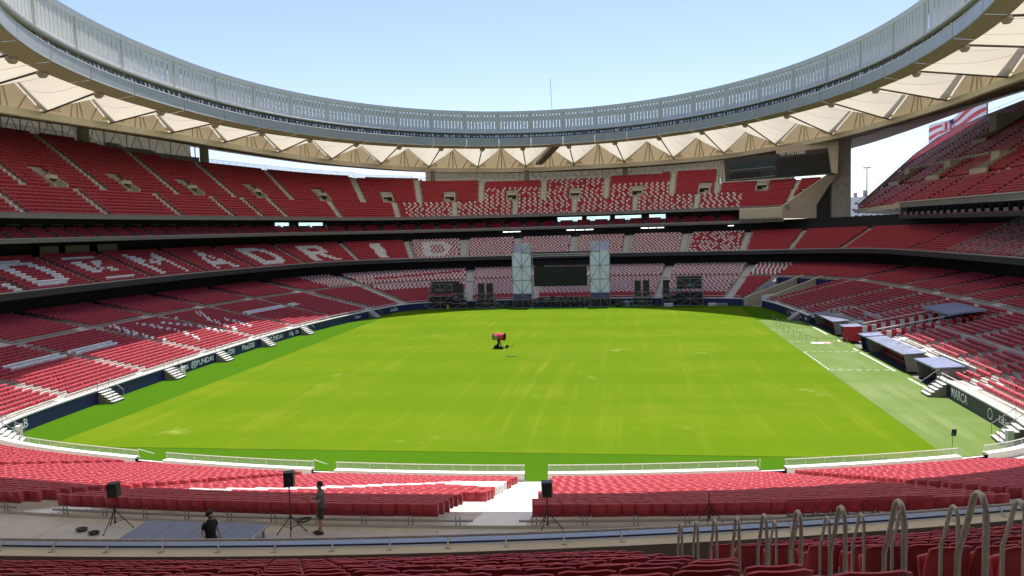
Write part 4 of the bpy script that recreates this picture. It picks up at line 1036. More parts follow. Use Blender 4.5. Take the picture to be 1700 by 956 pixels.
m.poly([flagpt(0.58, 0.10) - Vector((0.3, 0, 0)), flagpt(0.70, 0.10) - Vector((0.3, 0, 0)), flagpt(0.58, 0.55) - Vector((0.3, 0, 0))], 2)
place(m.build('crest', ['flag_white', 'flag_red', 'flag_blue']), fl)
lm = thing('lamp_mast', 'slim street lamp mast outside the stadium in the gap', 'street lamp', loc=(104, 200, 0))
m = MB(); m.tube([(0, 0, -0.3), (0, 0, 36.4)], 0.3, 8, radii=[0.45, 0.16]); place(m.build('pole', 'steel'), lm)
m = MB(); m.box((-1.4, -0.2, 36.3), (2.8, 0, 0), (0, 0.4, 0), (0, 0, 0.35)); place(m.build('lamp_head', 'steel'), lm)
bd = thing('white_building', 'distant white block with small dark windows seen through the gap', 'building', loc=(140, 300, 0))
m = MB(); m.box((-30, 0, -0.3), (80, 0, 0), (0, 30, 0), (0, 0, 28.5)); place(m.build('wall', 'building'), bd)
for i in range(9):
    for j in range(4):
        m = MB(); m.box((-17 + i * 3.4 + (j % 2) * 1.2, -0.12, 15.0 + j * 3.2), (1.5, 0, 0), (0, 0.2, 0), (0, 0, 0.9)); place(m.build('window', 'glass_dark'), bd)
for i in range(5):
    m = MB(); m.cbox((-15 + i * 4.5, 6, 28.2), 1.2, 2.0, 1.2 + (i % 3) * 1.1); place(m.build('rooftop_unit', 'grey_band'), bd)

# ---------------------------------------------------------------- advertising boards and steps on the field wall
def board_text(txt, th, size, stand, z=0.72, sx=1.0, bold=0.012, dd=-0.02):
    return put_text(txt, size, frame(th, dd, z), 'letter', stand, bold, sx, 'wall_lettering')
for txt, th, sz, sx in (('CaixaBan', 229.0, 1.2, 1.0), ('ria', 205.6, 1.3, 1.2), ('HYUNDAI', 198.2, 1.0, 1.25), ('Plus500', 189.8, 1.1, 1.15), ('Plus500', 181.8, 1.1, 1.15),
                        ('HYUNDAI', 170.6, 1.0, 1.25), ('ria', 163.5, 1.25, 1.2), ('Cupra', 137.5, 0.8, 1.1), ('CaixaBank', 126.2, 1.1, 1.0), ('CaixaBank', 116.0, 0.8, 1.0), ('MAHOU', 105.5, 0.8, 1.1), ('CaixaBank', 78.0, 0.8, 1.0), ('T', 66.0, 0.9, 1.0)):
    board_text(txt, th, sz, low, sx=sx)
board_text('Money\nTransfer', 203.2, 0.34, low, sx=1.1); board_text('Money\nTransfer', 161.0, 0.34, low, sx=1.1)
def shape(th, pts_list, z=0.72, name='wall_emblem'):
    m = MB(); F = frame(th, -0.035, z)
    for pts in pts_list: m.poly([F @ Vector((x, y, 0)) for x, y in pts])
    return m.build(name, 'letter', low)
star = [[(0.10 * math.cos(a + 0.35), 0.10 * math.sin(a + 0.35)), (0.5 * math.cos(a), 0.5 * math.sin(a)), (0.10 * math.cos(a - 0.35), 0.10 * math.sin(a - 0.35))] for a in [math.pi / 2 + 2 * math.pi * i / 5 for i in range(5)]]
for th in (232.3, 129.6, 118.9): shape(th, star)
def oval(w, h, t=0.1, n=20):
    o = []
    for i in range(n):
        a, b = 2 * math.pi * i / n, 2 * math.pi * (i + 1) / n; o.append([(w * math.cos(a), h * math.sin(a)), (w * math.cos(b), h * math.sin(b)), ((w - t) * math.cos(b), (h - t) * math.sin(b)), ((w - t) * math.cos(a), (h - t) * math.sin(a))])
    return o
for th in (201.0, 173.6): shape(th, oval(0.75, 0.5) + [[(-0.35, -0.35), (-0.2, -0.35), (-0.05, 0.35), (-0.2, 0.35)], [(0.1, -0.35), (0.25, -0.35), (0.4, 0.35), (0.25, 0.35)], [(-0.2, -0.06), (0.25, -0.06), (0.27, 0.08), (-0.18, 0.08)]])
# dugout-side boards
def right_board(th0, th1, texts):
    t = rng_th(th0, th1, 0.5); strip(t, [(-0.02, 0.02), (-0.02, 1.36)], 'advert_board', 'dark_board', low)
    for txt, th, sz, sx in texts: board_text(txt, th, sz, low, sx=sx, dd=-0.05)
right_board(-46.5, -33.8, [('MARCA', -38.5, 1.15, 0.95), ('LaLiga', -45.6, 0.85, 1.0)])
shape(-43.6, oval(0.5, 0.5, 0.12))
right_board(28.5, 42.0, [('F', 40.3, 0.8, 1.0), ('MAHOU', 37.8, 0.7, 1.0), ('Plus', 34.0, 0.7, 1.0), ('RIA', 30.5, 0.7, 1.0)])

def access_stair(th, stand_label, z=1.5, n=5, w=1.9):
    o = thing('access_stair', stand_label, 'stairs', 'steps from the seats down to the pitch')
    nn = nrm(th); r = Vector((nn.y, -nn.x, 0))
    for k in range(n):
        m = MB(); zt_ = z * (n - k) / (n + 1); m.box(pt(th, -0.08 - 0.34 * (k + 1), 0.0) - r * w / 2, r * w, nn * 0.34, (0, 0, zt_ - 0.05)); m.build('step', 'grey_band', o)
        m = MB(); m.box(pt(th, -0.10 - 0.34 * (k + 1), zt_ - 0.05) - r * w / 2, r * w, nn * 0.36, (0, 0, 0.05)); m.build('tread', 'white_paint', o)
    for s in (-1, 1):
        m = MB(); b = r * (s * w / 2); m.tube([pt(th, -0.1, z) + b, pt(th, -0.1, z + 0.95) + b, pt(th, -1.75, 1.15) + b, pt(th, -1.75, 0.0) + b], 0.035, 6); m.build('handrail', 'steel', o)
    if th > 225 or 205 < th < 210 or th < -40: m = MB(); m.cbox(pt(th, -1.2, 0.0) + r * (w / 2 + 0.4), 0.45, 0.45, 1.25); m.build('control_box', 'white_paint', o)
for i, (th, lb) in enumerate(((231.9, 'white steps to the turf at the near end of the long navy wall'), (219.6, 'white steps beside the long blank stretch of navy wall'), (207.6, 'white steps just before the ria lettering on the navy wall'), (193.0, 'white steps between the HYUNDAI and Plus500 boards'),
        (175.6, 'white steps between the Plus500 and second HYUNDAI boards'), (158.6, 'white steps past the second ria board'), (133.2, 'white steps at the curve towards the far end'), (-35.2, 'white steps beside the shelter on the dugout side'), (-47.8, 'white steps past the LaLiga board in the near corner'), (34.9, 'small steps in the far dugout-side corner'))):
    access_stair(th, lb)

# ---------------------------------------------------------------- dugouts, tunnel and cordon on the right
def shelter(y0, y1, label, h=1.9, depth=2.15, roof_m='dug_roof', bench=True, name='dugout'):
    o = thing(name, label, 'dugout' if bench else 'gate booth', loc=(44.05, 0, 0)); X = 0.0
    m = MB(); m.quad((X + depth, y0, 0), (X + depth, y1, 0), (X + depth, y1, h), (X + depth, y0, h)); m.build('back_panel', 'dug_in', o)
    for y in (y0, y1): m = MB(); m.prism([(X + 0.35, y - 0.05, 0), (X + depth, y - 0.05, 0), (X + depth, y - 0.05, h), (X, y - 0.05, h)], (0, 0.1, 0)); m.build('side_panel', 'grey_band' if bench else 'navy', o)
    m = MB(); m.box((X - 0.15, y0 - 0.15, h), (depth + 0.3, 0, 0.15), (0, y1 - y0 + 0.3, 0), (0, 0, 0.14)); m.build('roof', roof_m, o)
    m = MB(); m.quad((X + 0.1, y0, 0.02), (X + depth, y0, 0.02), (X + depth, y1, 0.02), (X + 0.1, y1, 0.02)); m.build('floor', 'dug_in', o)
    if bench:
        m = MB(); m.box((X + 1.5, y0 + 0.5, 0.38), (0.5, 0, 0), (0, y1 - y0 - 1, 0), (0, 0, 0.08)); m.box((X + 1.95, y0 + 0.5, 0.46), (0.08, 0, 0), (0, y1 - y0 - 1, 0), (0, 0, 0.75)); m.box((X + 1.6, y0 + 0.5, 0.02), (0.2, 0, 0), (0, y1 - y0 - 1, 0), (0, 0, 0.36)); m.build('bench', 'dug_bench', o)
    return o
shelter(11.2, 23.4, 'long dugout with worn pale roof, the far one beyond the tunnel', roof_m='dug_roof2')
shelter(-18.6, -5.4, 'long dugout with worn pale roof, the near one before the tunnel', roof_m='dug_roof2')
shelter(-27.6, -22.2, 'short blue-roofed shelter next to the white pitch steps', h=2.0, depth=2.6)
shelter(4.6, 7.2, 'navy gate booth on the far side of the tunnel mouth', bench=False, name='gate_booth')
shelter(-4.4, -2.0, 'navy gate booth on the near side of the tunnel mouth', bench=False, name='gate_booth')
m = MB(); m.box((43.6, 4.35, 0.02), (2.6, 0, 0), (0, 0.12, 0), (0, 0, 2.1)); tag(m.build('red_screen', 'red_panel'), 'plain red panel on the side of the far gate booth', 'panel')
tn = thing('players_tunnel', 'sunken players tunnel with red and white striped side walls', 'tunnel')
for s, y in ((0, 4.3), (1, -1.9)):
    for i in range(17):
        x0 = 46.2 + i * 0.62; m = MB(); z1 = 2.0 + i * 0.115
        m.box((x0, y - 0.12, 0.2), (0.62, 0, 0), (0, 0.24, 0), (0, 0, z1)); m.build('wall_panel', 'red_panel' if i % 2 else 'white_panel', tn)
    m = MB(); m.tube([(46.2, y, 2.6), (56.8, y, 4.6)], 0.06, 5); m.build('handrail', 'white_rail', tn)
m = MB(); m.box((54.6, -3.4, 4.5), (4.6, 0, 0.55), (0, 9.4, 0), (0, 0, 0.22)); m.build('canopy', 'dug_roof', tn)
m = MB(); m.quad((46.2, -1.8, 0.15), (57, -1.8, 0.15), (57, 4.2, 0.15), (46.2, 4.2, 0.15)); m.quad((57, -1.8, 0.15), (57, 4.2, 0.15), (57, 4.2, 4.4), (57, -1.8, 4.4)); m.build('ramp', 'dug_in', tn)
# low parapet walls round the bench block
for pts_, lb in (([(47.2, -20.0, 2.3), (47.2, -29.0, 2.3), (54.0, -29.5, 3.6)], 'pale parapet round the reserved seats by the near shelter'), ([(52.5, -4.5, 3.4), (52.5, -29.0, 3.5)], 'long rail wall behind the reserved seats'), ([(50.0, 8.5, 3.0), (50.0, 24.0, 3.0)], 'rail wall behind the seats over the far dugout'), ([(46.4, 24.5, 2.4), (50.0, 24.5, 3.0)], 'short sloping rail wall past the far dugout')):
    m = MB()
    for a, b in zip(pts_[:-1], pts_[1:]):
        a, b = Vector(a), Vector(b); m.prism([a - Vector((0, 0, 1.0)), b - Vector((0, 0, 1.0)), b, a], (0.15, 0.1, 0))
    tag(m.build('rail_wall', 'pale_concrete'), lb, 'wall')
cd = thing('rope_barrier', 'cordon of slim posts and rope curving past the emblem on the turf', 'barrier')
cp = [(38.7, 30.5), (38.2, 24), (37.9, 19.5), (37.8, 16), (37.9, 13), (38.0, 10), (38.3, 7), (38.6, 4.2), (39.4, 1.2), (41.8, 1.0), (43.3, 1.2)]
for x, y in cp: m = MB(); m.tube([(x, y, 0), (x, y, 1.05)], 0.03, 6); m.tube([(x, y, 0.006), (x, y, 0.03)], 0.16, 10); m.build('post', 'steel', cd)
for a, b in zip(cp[:-1], cp[1:]): m = MB(); m.tube([(*a, 1.0), ((a[0] + b[0]) / 2, (a[1] + b[1]) / 2, 0.93), (*b, 1.0)], 0.018, 5); m.build('rope', 'cable', cd)
fg = thing('turf_sign', 'small dark sign on a thin stake at the near corner of the pale turf', 'sign', loc=(36.6, -50.6, 0))
m = MB(); m.tube([(0, 0, 0), (0.15, 0.1, 1.55)], 0.02, 5); place(m.build('stake', 'steel'), fg)
m = MB(); m.box((0.0, 0.08, 1.3), (0.36, 0.05, 0), (0, 0.03, 0), (0.04, 0, 0.5)); place(m.build('plate', 'dark_board'), fg)
# far corner vehicle tunnel with its board
vt = thing('vehicle_tunnel', 'sloping walled vehicle tunnel in the far corner', 'tunnel')
for th in (51.9, 55.9):
    nn = nrm(53.9); r = Vector((nn.y, -nn.x, 0)); b = pt(th, 0.2, 0); m = MB(); m.prism([b, b + nn * 19, b + nn * 19 + Vector((0, 0, 5.4)), b + Vector((0, 0, 1.7))], r * 0.4); m.build('side_wall', 'cream', vt)
a, b = pt(52.0, 17.6, 3.5), pt(55.8, 17.6, 3.5); m = MB(); m.box(a, b - a, nrm(53.9) * 0.2, (0, 0, 1.3)); m.build('board', 'navy', vt)
F = frame(53.9, 17.3, 4.15); put_text('NIKE.COM/FOOTBALL', 0.66, F, 'letter', vt, 0.012)
a, b = pt(52.0, 18.15, 0), pt(55.8, 18.15, 0); m = MB(); m.quad(a, b, b + Vector((0, 0, 3.6)), a + Vector((0, 0, 3.6))); m.build('dark_mouth', 'black', vt)
a0, a1, b0, b1 = pt(52.0, 0.0, 0.02), pt(55.8, 0.0, 0.02), pt(52.0, 18, 0.4), pt(55.8, 18, 0.4); m = MB(); m.quad(a0, a1, b1, b0); m.build('ramp', 'grey_band', vt)
ct = thing('site_cabin', 'cream box cabin with pale blue door panel at the tunnel mouth', 'cabin', loc=tuple(pt(52.9, 3.0, 0.05)), rz=math.atan2(nrm(53.9).y, nrm(53.9).x))
m = MB(); m.box((-1.5, -1.4, 0.0), (5.5, 0, 0), (0, 2.2, 0), (0, 0, 2.2)); place(m.build('shell', 'cream'), ct)
m = MB(); m.box((-1.54, -1.2, 0.1), (0.04, 0, 0), (0, 1.8, 0), (0, 0, 1.9)); place(m.build('door', 'stage_cloth'), ct)

# ---------------------------------------------------------------- turf fan at the centre of the pitch
fn = thing('turf_fan', 'red barrel turf fan on a wheeled stand at mid pitch', 'fan', loc=(-5.3, 0.1, 0.02))
m = MB(); ax = Vector((1, -0.25, -0.02)).normalized()
c0 = Vector((-0.85, 0.15, 1.72)); m.tube([c0 + ax * u for u in (0, 0.06, 0.3, 1.2, 1.62, 1.7)], 0.5, 20, caps=False, radii=[0.48, 0.52, 0.52, 0.52, 0.55, 0.55]); place(m.build('barrel', 'fan_red', smooth=True), fn)
m = MB(); m.tube([c0 + ax * u for u in (0.10, 0.12)], 0.49, 20); m.tube([c0 + ax * u for u in (1.50, 1.55)], 0.50, 20); place(m.build('grille', 'black_metal'), fn)
m = MB(); m.tube([c0 + ax * u for u in (1.66, 1.74)], 0.57, 20, caps=False); m.tube([c0 + ax * u for u in (-0.03, 0.1)], 0.53, 20, caps=False); place(m.build('rim', 'black_metal'), fn)
m = MB(); m.box((-0.75, -0.50, 1.42), (0.55, -0.13, 0), (0.05, 0.2, 0), (0, 0, 0.52)); place(m.build('switch_panel', 'steel'), fn)
m = MB(); m.tube([(-0.1, 0, 1.25), (-0.12, 0, 0.85), (-0.3, 0, 0.2)], 0.2, 8, radii=[0.32, 0.16, 0.24]); m.tube([(0.15, 0, 0.9), (0.2, 0, 0.15)], 0.08, 6); place(m.build('column', 'black_metal'), fn)
m = MB(); m.cbox((-0.15, 0, 0.06), 1.3, 0.9, 0.16); m.tube([(0.4, 0, 0.2), (1.9, 0.1, 0.22), (2.1, 0.1, 0.6)], 0.04, 6); place(m.build('chassis', 'black_metal'), fn)
for x, y in ((1.1, 0.4), (1.1, -0.35), (-0.6, 0.45), (-0.6, -0.45)): m = MB(); m.tube([(x, y - 0.06, 0.22), (x, y + 0.06, 0.22)], 0.22, 14); place(m.build('wheel', 'black_plastic'), fn)
m = MB(); m.box((-3.2, -7.5, 0.022), (1.3, 0, 0), (0, 0.25, 0), (0, 0, 0.05)); tag(m.build('hose_cover', 'black_metal'), 'small dark cover lying on the grass near the turf fan', 'cover')

# ---------------------------------------------------------------- concert stage at the far end
def lattice(m, x0, x1, y, z0, z1, nx, nz, r=0.05, diag=True):
    for i in range(nx + 1): x = x0 + (x1 - x0) * i / nx; m.tube([(x, y, z0), (x, y, z1)], r, 5, caps=False)
    for j in range(nz + 1): z = z0 + (z1 - z0) * j / nz; m.tube([(x0, y, z), (x1, y, z)], r, 5, caps=False)
    if diag:
        for i in range(nx):
            for j in range(nz):
                xa, xb = x0 + (x1 - x0) * i / nx, x0 + (x1 - x0) * (i + 1) / nx; za, zb_ = z0 + (z1 - z0) * j / nz, z0 + (z1 - z0) * (j + 1) / nz
                if (i + j) % 2: xa, xb = xb, xa
                m.tube([(xa, y, za), (xb, y, zb_)], r * 0.8, 4, caps=False)
def tower(xc, mirror, label):
    o = thing('stage_tower', label, 'stage tower', 'cloth-clad towers either side of the stage', loc=(xc, 57.0, 0))
    s = -1 if mirror else 1                                           # outer half is the lower one
    m = MB(); m.prism([(-2.1, 0, 1.7), (2.1, 0, 1.7), (2.1, 0, 12.0), (-2.1, 0, 12.0)], (0, 0.1, 0)); place(m.build('front_cloth', 'stage_cloth'), o)
    inner = [(0.05, -0.05, 12.02), (2.1, -0.05, 12.02), (2.1, -0.05, 14.0), (0.05, -0.05, 14.0)]
    m = MB(); m.prism([(s * x, y, z) for x, y, z in inner], (0, 0.1, 0)); m.prism([(s * 0.05, 0.1, 12.05), (s * -2.0, 2.6, 12.05), (s * -2.0, 2.6, 14.3), (s * 0.05, 0.1, 13.9)], (0, 0.08, 0)); place(m.build('top_cloth', 'stage_cloth2'), o)
    m = MB(); m.prism([(-2.08, -0.03, 1.75), (2.08, -0.03, 1.75), (2.08, -0.03, 3.1), (-2.08, -0.03, 3.1)], (0, 0.03, 0)); place(m.build('printed_hem', 'stage_print'), o)
    m = MB(); lattice(m, -2.1, 2.1, -0.12, 0.0, 12.0, 2, 4, 0.06); lattice(m, min(0, s * 2.1), max(0, s * 2.1), -0.12, 12.0, 14.0, 1, 1, 0.06); place(m.build('front_frame', 'steel'), o)
    m = MB(); lattice(m, -2.1, 2.1, 2.5, 0.0, 12.0, 2, 4, 0.06)
    for x in (-2.1, 2.1):
        for z in (3, 6, 9, 12): m.tube([(x, 0, z), (x, 2.5, z)], 0.05, 5, caps=False)
    place(m.build('rear_frame', 'steel'), o)
    m = MB(); m.box((-2.0, 0.15, 0.0), (4.0, 0, 0), (0, 2.2, 0), (0, 0, 1.65)); place(m.build('ballast_base', 'black_metal'), o)
tower(-9.4, False, 'pale blue cloth-clad stage tower to the left of the dark video wall')
tower(7.6, True, 'pale blue cloth-clad stage tower to the right of the dark video wall')
vs = thing('video_wall', 'large black video wall hung between the stage towers', 'screen', loc=(-1.0, 57.2, 0))
m = MB(); m.box((-5.8, 0, 4.6), (11.6, 0, 0), (0, 0.4, 0), (0, 0, 4.3)); place(m.build('panel_array', 'screen'), vs)
for i in range(1, 12):
    m = MB(); m.box((-5.8 + i * 0.966 - 0.01, -0.012, 4.6), (0.02, 0, 0), (0, 0.01, 0), (0, 0, 4.3)); place(m.build('panel_seam', 'black_metal'), vs)
st = thing('stage_truss', 'black lighting truss spanning above the video wall', 'truss', loc=(-1.0, 57.6, 0))
for z in (9.6, 11.2):
    m = MB()
    for dz in (0, 0.45): m.tube([(-6.3, 0, z + dz), (6.3, 0, z + dz)], 0.05, 5)
    for i in range(26): x = -6.3 + 12.6 * i / 26; m.tube([(x, 0, z), (x + 0.485, 0, z + 0.45)] if i % 2 else [(x, 0, z + 0.45), (x + 0.485, 0, z)], 0.03, 4, caps=False)
    place(m.build('truss_beam', 'steel' if z > 10 else 'black_metal'), st)
for i in range(13): m = MB(); m.cbox((-5.8 + i * 0.95, 0, 9.05), 0.35, 0.35, 0.5); place(m.build('stage_lamp', 'black_plastic'), st)
m = MB(); m.box((-6.4, 0.5, 11.3), (12.8, 0, 0), (0, 0.1, 0), (0, 0, 0.8)); place(m.build('header_cloth', 'black_metal'), st)
dk = thing('stage_deck', 'low black stage deck cluttered with cases between the towers', 'stage', loc=(-1.0, 57.5, 0))
m = MB(); m.box((-6.2, -1.0, 1.35), (12.4, 0, 0), (0, 6, 0), (0, 0, 0.25)); place(m.build('deck', 'black_metal'), dk)
m = MB(); lattice(m, -6.2, 6.2, -1.0, 0.0, 1.35, 12, 1, 0.05); place(m.build('deck_legs', 'steel'), dk)
for i in range(9):
    m = MB(); m.cbox((-5.5 + i * 1.3 + random.uniform(-.3, .3), 0.2, 1.6), random.uniform(0.5, 1.0), 0.7, random.uniform(0.3, 0.9)); place(m.build('flight_case', random.choice(['black_metal', 'dark_band', 'grey_band'])), dk)
def scaffold(x0, x1, h, label, nx=2, nz=4, base=56.0):
    o = thing('scaffold_tower', label, 'scaffold', 'scaffold towers flanking the stage', loc=((x0 + x1) / 2, base, 0)); w = (x1 - x0) / 2
    m = MB(); lattice(m, -w, w, 0, 0.1, h, nx, nz, 0.055); place(m.build('front_frame', 'steel'), o)
    m = MB(); lattice(m, -w, w, 2.4, 0.1, h, nx, nz, 0.055)
    for x in (-w, 0, w):
        for j in range(nz + 1): m.tube([(x, 0, 0.1 + (h - .1) * j / nz), (x, 2.4, 0.1 + (h - .1) * j / nz)], 0.05, 4, caps=False)
    place(m.build('rear_frame', 'steel'), o)
    m = MB(); m.box((-w, 0.1, h * 0.62), (2 * w, 0, 0), (0, 2.3, 0), (0, 0, 0.1)); place(m.build('platform', 'black_metal'), o)
    m = MB(); m.box((-w, 1.2, 0.3), (2 * w, 0, 0), (0, 0.06, 0), (0, 0, h * 0.45)); place(m.build('backing_cloth', 'black_metal'), o)
def stack(x, y, z, w, n, label):
    o = thing('speaker_stack', label, 'loudspeaker', 'black loudspeaker stacks on the stage scaffolds', loc=(x, y, z))
    for k in range(n): m = MB(); m.box((-w / 2, 0, k * 0.82), (w, 0, 0), (0, 0.9, 0), (0, 0, 0.80)); place(m.build('cabinet', 'black_plastic'), o)
scaffold(-30.5, -25.0, 5.6, 'tall scaffold tower at the far left of the stage'); scaffold(-25.0, -22.0, 3.4, 'lower scaffold bay beside the tall left tower', 1, 3)
scaffold(-19.6, -15.6, 3.4, 'low scaffold with two black speaker stacks left of the stage', 2, 3); scaffold(14.6, 18.5, 3.2, 'low scaffold with two black speaker stacks right of the stage', 2, 3)
scaffold(23.8, 29.2, 5.8, 'tall scaffold tower at the far right of the stage'); scaffold(20.8, 23.8, 3.6, 'lower scaffold bay beside the tall right tower', 1, 3)
for x, lb in ((-18.6, 'outer black speaker stack on the low left scaffold'), (-16.7, 'inner black speaker stack on the low left scaffold'), (15.6, 'inner black speaker stack on the low right scaffold'), (17.4, 'outer black speaker stack on the low right scaffold'), (-23.4, 'black speaker stack on the lower bay of the left tower'), (21.6, 'black speaker stack on the lower bay of the right tower')):
    stack(x, 56.6, 2.25, 1.3, 4, lb)
for x0, x1, z, lb in ((-30.0, -23.6, 3.55, 'wide black speaker array in the tall left scaffold'), (23.9, 29.0, 3.7, 'wide black speaker array in the tall right scaffold')):
    o = thing('speaker_array', lb, 'loudspeaker', loc=(x0, 57.2, z)); m = MB(); m.box((0, 0, 0), (x1 - x0, 0, 0), (0, 0.8, 0), (0, 0, 2.5)); place(m.build('cabinets', 'black_plastic'), o)
    for k in range(1, 5): m = MB(); m.box((0.05, -0.02, k * 0.5), (x1 - x0 - 0.1, 0, 0), (0, 0.02, 0), (0, 0, 0.03)); place(m.build('seam', 'grey_band'), o)
for i, (x, w, h, mt, lb) in enumerate(((-13.5, 2.2, 0.8, 'dark_band', 'dark case on the turf between left scaffold and tower'), (-12.8, 1.0, 1.3, 'black_metal', 'tall black case at the foot of the left stage tower'), (11.6, 1.6, 1.5, 'black_metal', 'black equipment case at the foot of the right stage tower'), (13.4, 0.9, 1.0, 'grey_band', 'grey case behind the right stage tower'), (19.6, 0.8, 1.2, 'navy', 'navy cover at the right scaffold'), (31.0, 1.6, 0.6, 'white_panel', 'white crate past the tall right scaffold'), (33.0, 2.2, 0.5, 'steel', 'pale barrier pieces stacked past the right scaffold'), (22.0, 1.8, 0.7, 'white_panel', 'pale crate in front of the right scaffold'))):
    m = MB(); m.cbox((0, 0, 0), w, 0.9, h); m.box((-w / 2 - 0.01, -0.47, h * 0.45), (w + 0.02, 0, 0), (0, 0.94, 0), (0, 0, 0.04), 1); tag(m.build('flight_case', [mt, 'steel'], origin=(0, 0, 0)), lb, 'case').location = (x, 55.6, 0)
vest = thing('marker_post', 'small yellow marker at the foot of the left scaffold', 'marker', loc=(-25.9, 55.3, 0)); m = MB(); m.tube([(0, 0, 0), (0, 0, 0.9), (0, 0, 1.05)], 0.18, 8, radii=[0.22, 0.18, 0.05]); place(m.build('body', 'yellow'), vest)

# ---------------------------------------------------------------- foreground: the middle tier of the near end, under the camera
def fg(ph, rho, z): p = R(ph); return Vector((-4.84 + rho * math.sin(p), 0.22 - rho * math.cos(p), z))     # rows are arcs about one centre
def frow(k): return 96.65 + 0.85 * k, 10.27 + 0.352 * k
front = thing('foreground_stand', 'foreground tier of terracing with ledge and low rail', 'stand')
def fstrip(name, prof, material, ph0=-9, ph1=26, n=60):
    m = MB()
    for i in range(n):
        a, b = ph0 + (ph1 - ph0) * i / n, ph0 + (ph1 - ph0) * (i + 1) / n
        for (r0, z0), (r1, z1) in zip(prof[:-1], prof[1:]): m.quad(fg(a, r0, z0), fg(b, r0, z0), fg(b, r1, z1), fg(a, r1, z1))
    return m.build(name, material, front)
prof = [(95.68, 9.86), (96.65, 9.86)]
for k in range(21):
    r0, z0 = frow(k); r1, z1 = frow(k + 1); prof += [(r0, z0), (r1, z0)]
fstrip('terrace', prof, 'concrete')
fstrip('front_face', [(94.6, 8.2), (94.55, 10.40), (94.6, 10.45)], 'grey_band')
fstrip('flashing', [(94.6, 10.455), (95.24, 10.47)], 'ledge_metal')
fstrip('ledge', [(95.24, 10.40), (95.25, 10.53), (95.66, 10.52)], 'cream')
fstrip('inner_face_shade', [(95.66, 10.52), (95.68, 9.8)], 'soffit')  # brown tone stands in for shade on the parapet's inner side
m = MB(); m.tube([fg(-9 + 35 * i / 60, 95.25, 10.72) for i in range(61)], 0.03, 6); m.build('low_rail', 'hoop', front)
m = MB(); m.tube([fg(-9 + 35 * i / 60, 95.23, 10.56) for i in range(61)], 0.022, 6); m.build('cable_duct', 'black_metal', front)
for i in range(46):
    a = -9 + 35 * i / 46; m = MB(); m.tube([fg(a, 95.25, 10.72), fg(a, 95.45, 10.53)], 0.018, 5); c = fg(a, 95.45, 10.525); m.cbox(c, 0.12, 0.08, 0.015); m.build('rail_post', 'hoop', front)
for k in range(15):
    r0, z0 = frow(k); r1, _ = frow(k + 1); m = MB(); w = 0.58
    m.prism([fg(11.08 - 0.36, r0 + 0.42, z0 + 0.003), fg(11.08 + 0.36, r0 + 0.42, z0 + 0.003), fg(11.08 + 0.36, r1, z0 + 0.003), fg(11.08 - 0.36, r1, z0 + 0.003)], (0, 0, 0.165)); m.build('aisle_step', 'stair', front)
def hoop(ph, rho, ztop, label):
    o = thing('handrail_hoop', label, 'handrail', 'steel handrail hoops in the foreground aisle', loc=tuple(fg(ph, rho, ztop - 1.3)), rz=R(ph))
    m = MB(); pts = [(0, -0.10, 0), (0, -0.10, 0.89)]
    for j in range(9):                                        # rounded crown, leaning towards the pitch
        a = math.pi * j / 8 * 0.86; pts.append((0, -0.10 + 0.065 - 0.065 * math.cos(a), 1.06 + 0.14 * math.sin(a) if j else 1.01))
    pts += [(0, 0.09, 0.92), (0, 0.15, 0.76), (0, 0.15, -0.3)]
    m.tube(pts, 0.0185, 8); o2 = place(m.build('bent_tube', 'hoop', smooth=True), o)
    for y in (-0.10, 0.15): m = MB(); m.tube([(0, y, 0.0 if y < 0 else -0.3), (0, y, 0.012 if y < 0 else -0.288)], 0.06, 10); place(m.build('foot_plate', 'hoop'), o)
ORD = 'first second third fourth fifth sixth seventh eighth ninth'.split()
for k in range(9): hoop(10.71, 107.5 - 0.825 * k, 15.94 - 0.345 * k, ORD[8 - k] + ' bent steel hoop from the ledge, left line of the foreground aisle')
for k in range(8): hoop(11.5, 106.65 - 0.825 * k, 15.57 - 0.347 * k, ORD[7 - k] + ' bent steel hoop from the ledge, right line of the foreground aisle')

# unseen upper tier and concourse wall of the near end, added to block skylight
m = MB()
for i in range(24):
    a, b = -32 + 64 * i / 24, -32 + 64 * (i + 1) / 24
    for (r0, z0), (r1, z1) in zip([(113.6, 20.4), (114.1, 21.2), (145, 37.5), (146, 37.5)][:-1], [(114.1, 21.2), (145, 37.5), (146, 37.5)]): m.quad(fg(a, r0, z0), fg(b, r0, z0), fg(b, r1, z1), fg(a, r1, z1))
    m.quad(fg(a, 113.6, 20.4), fg(b, 113.6, 20.4), fg(b, 123, 21.0), fg(a, 123, 21.0)); m.quad(fg(a, 121, 16.0), fg(b, 121, 16.0), fg(b, 121, 21.0), fg(a, 121, 21.0))
m.build('rear_concourse_blocker', 'concrete', front)
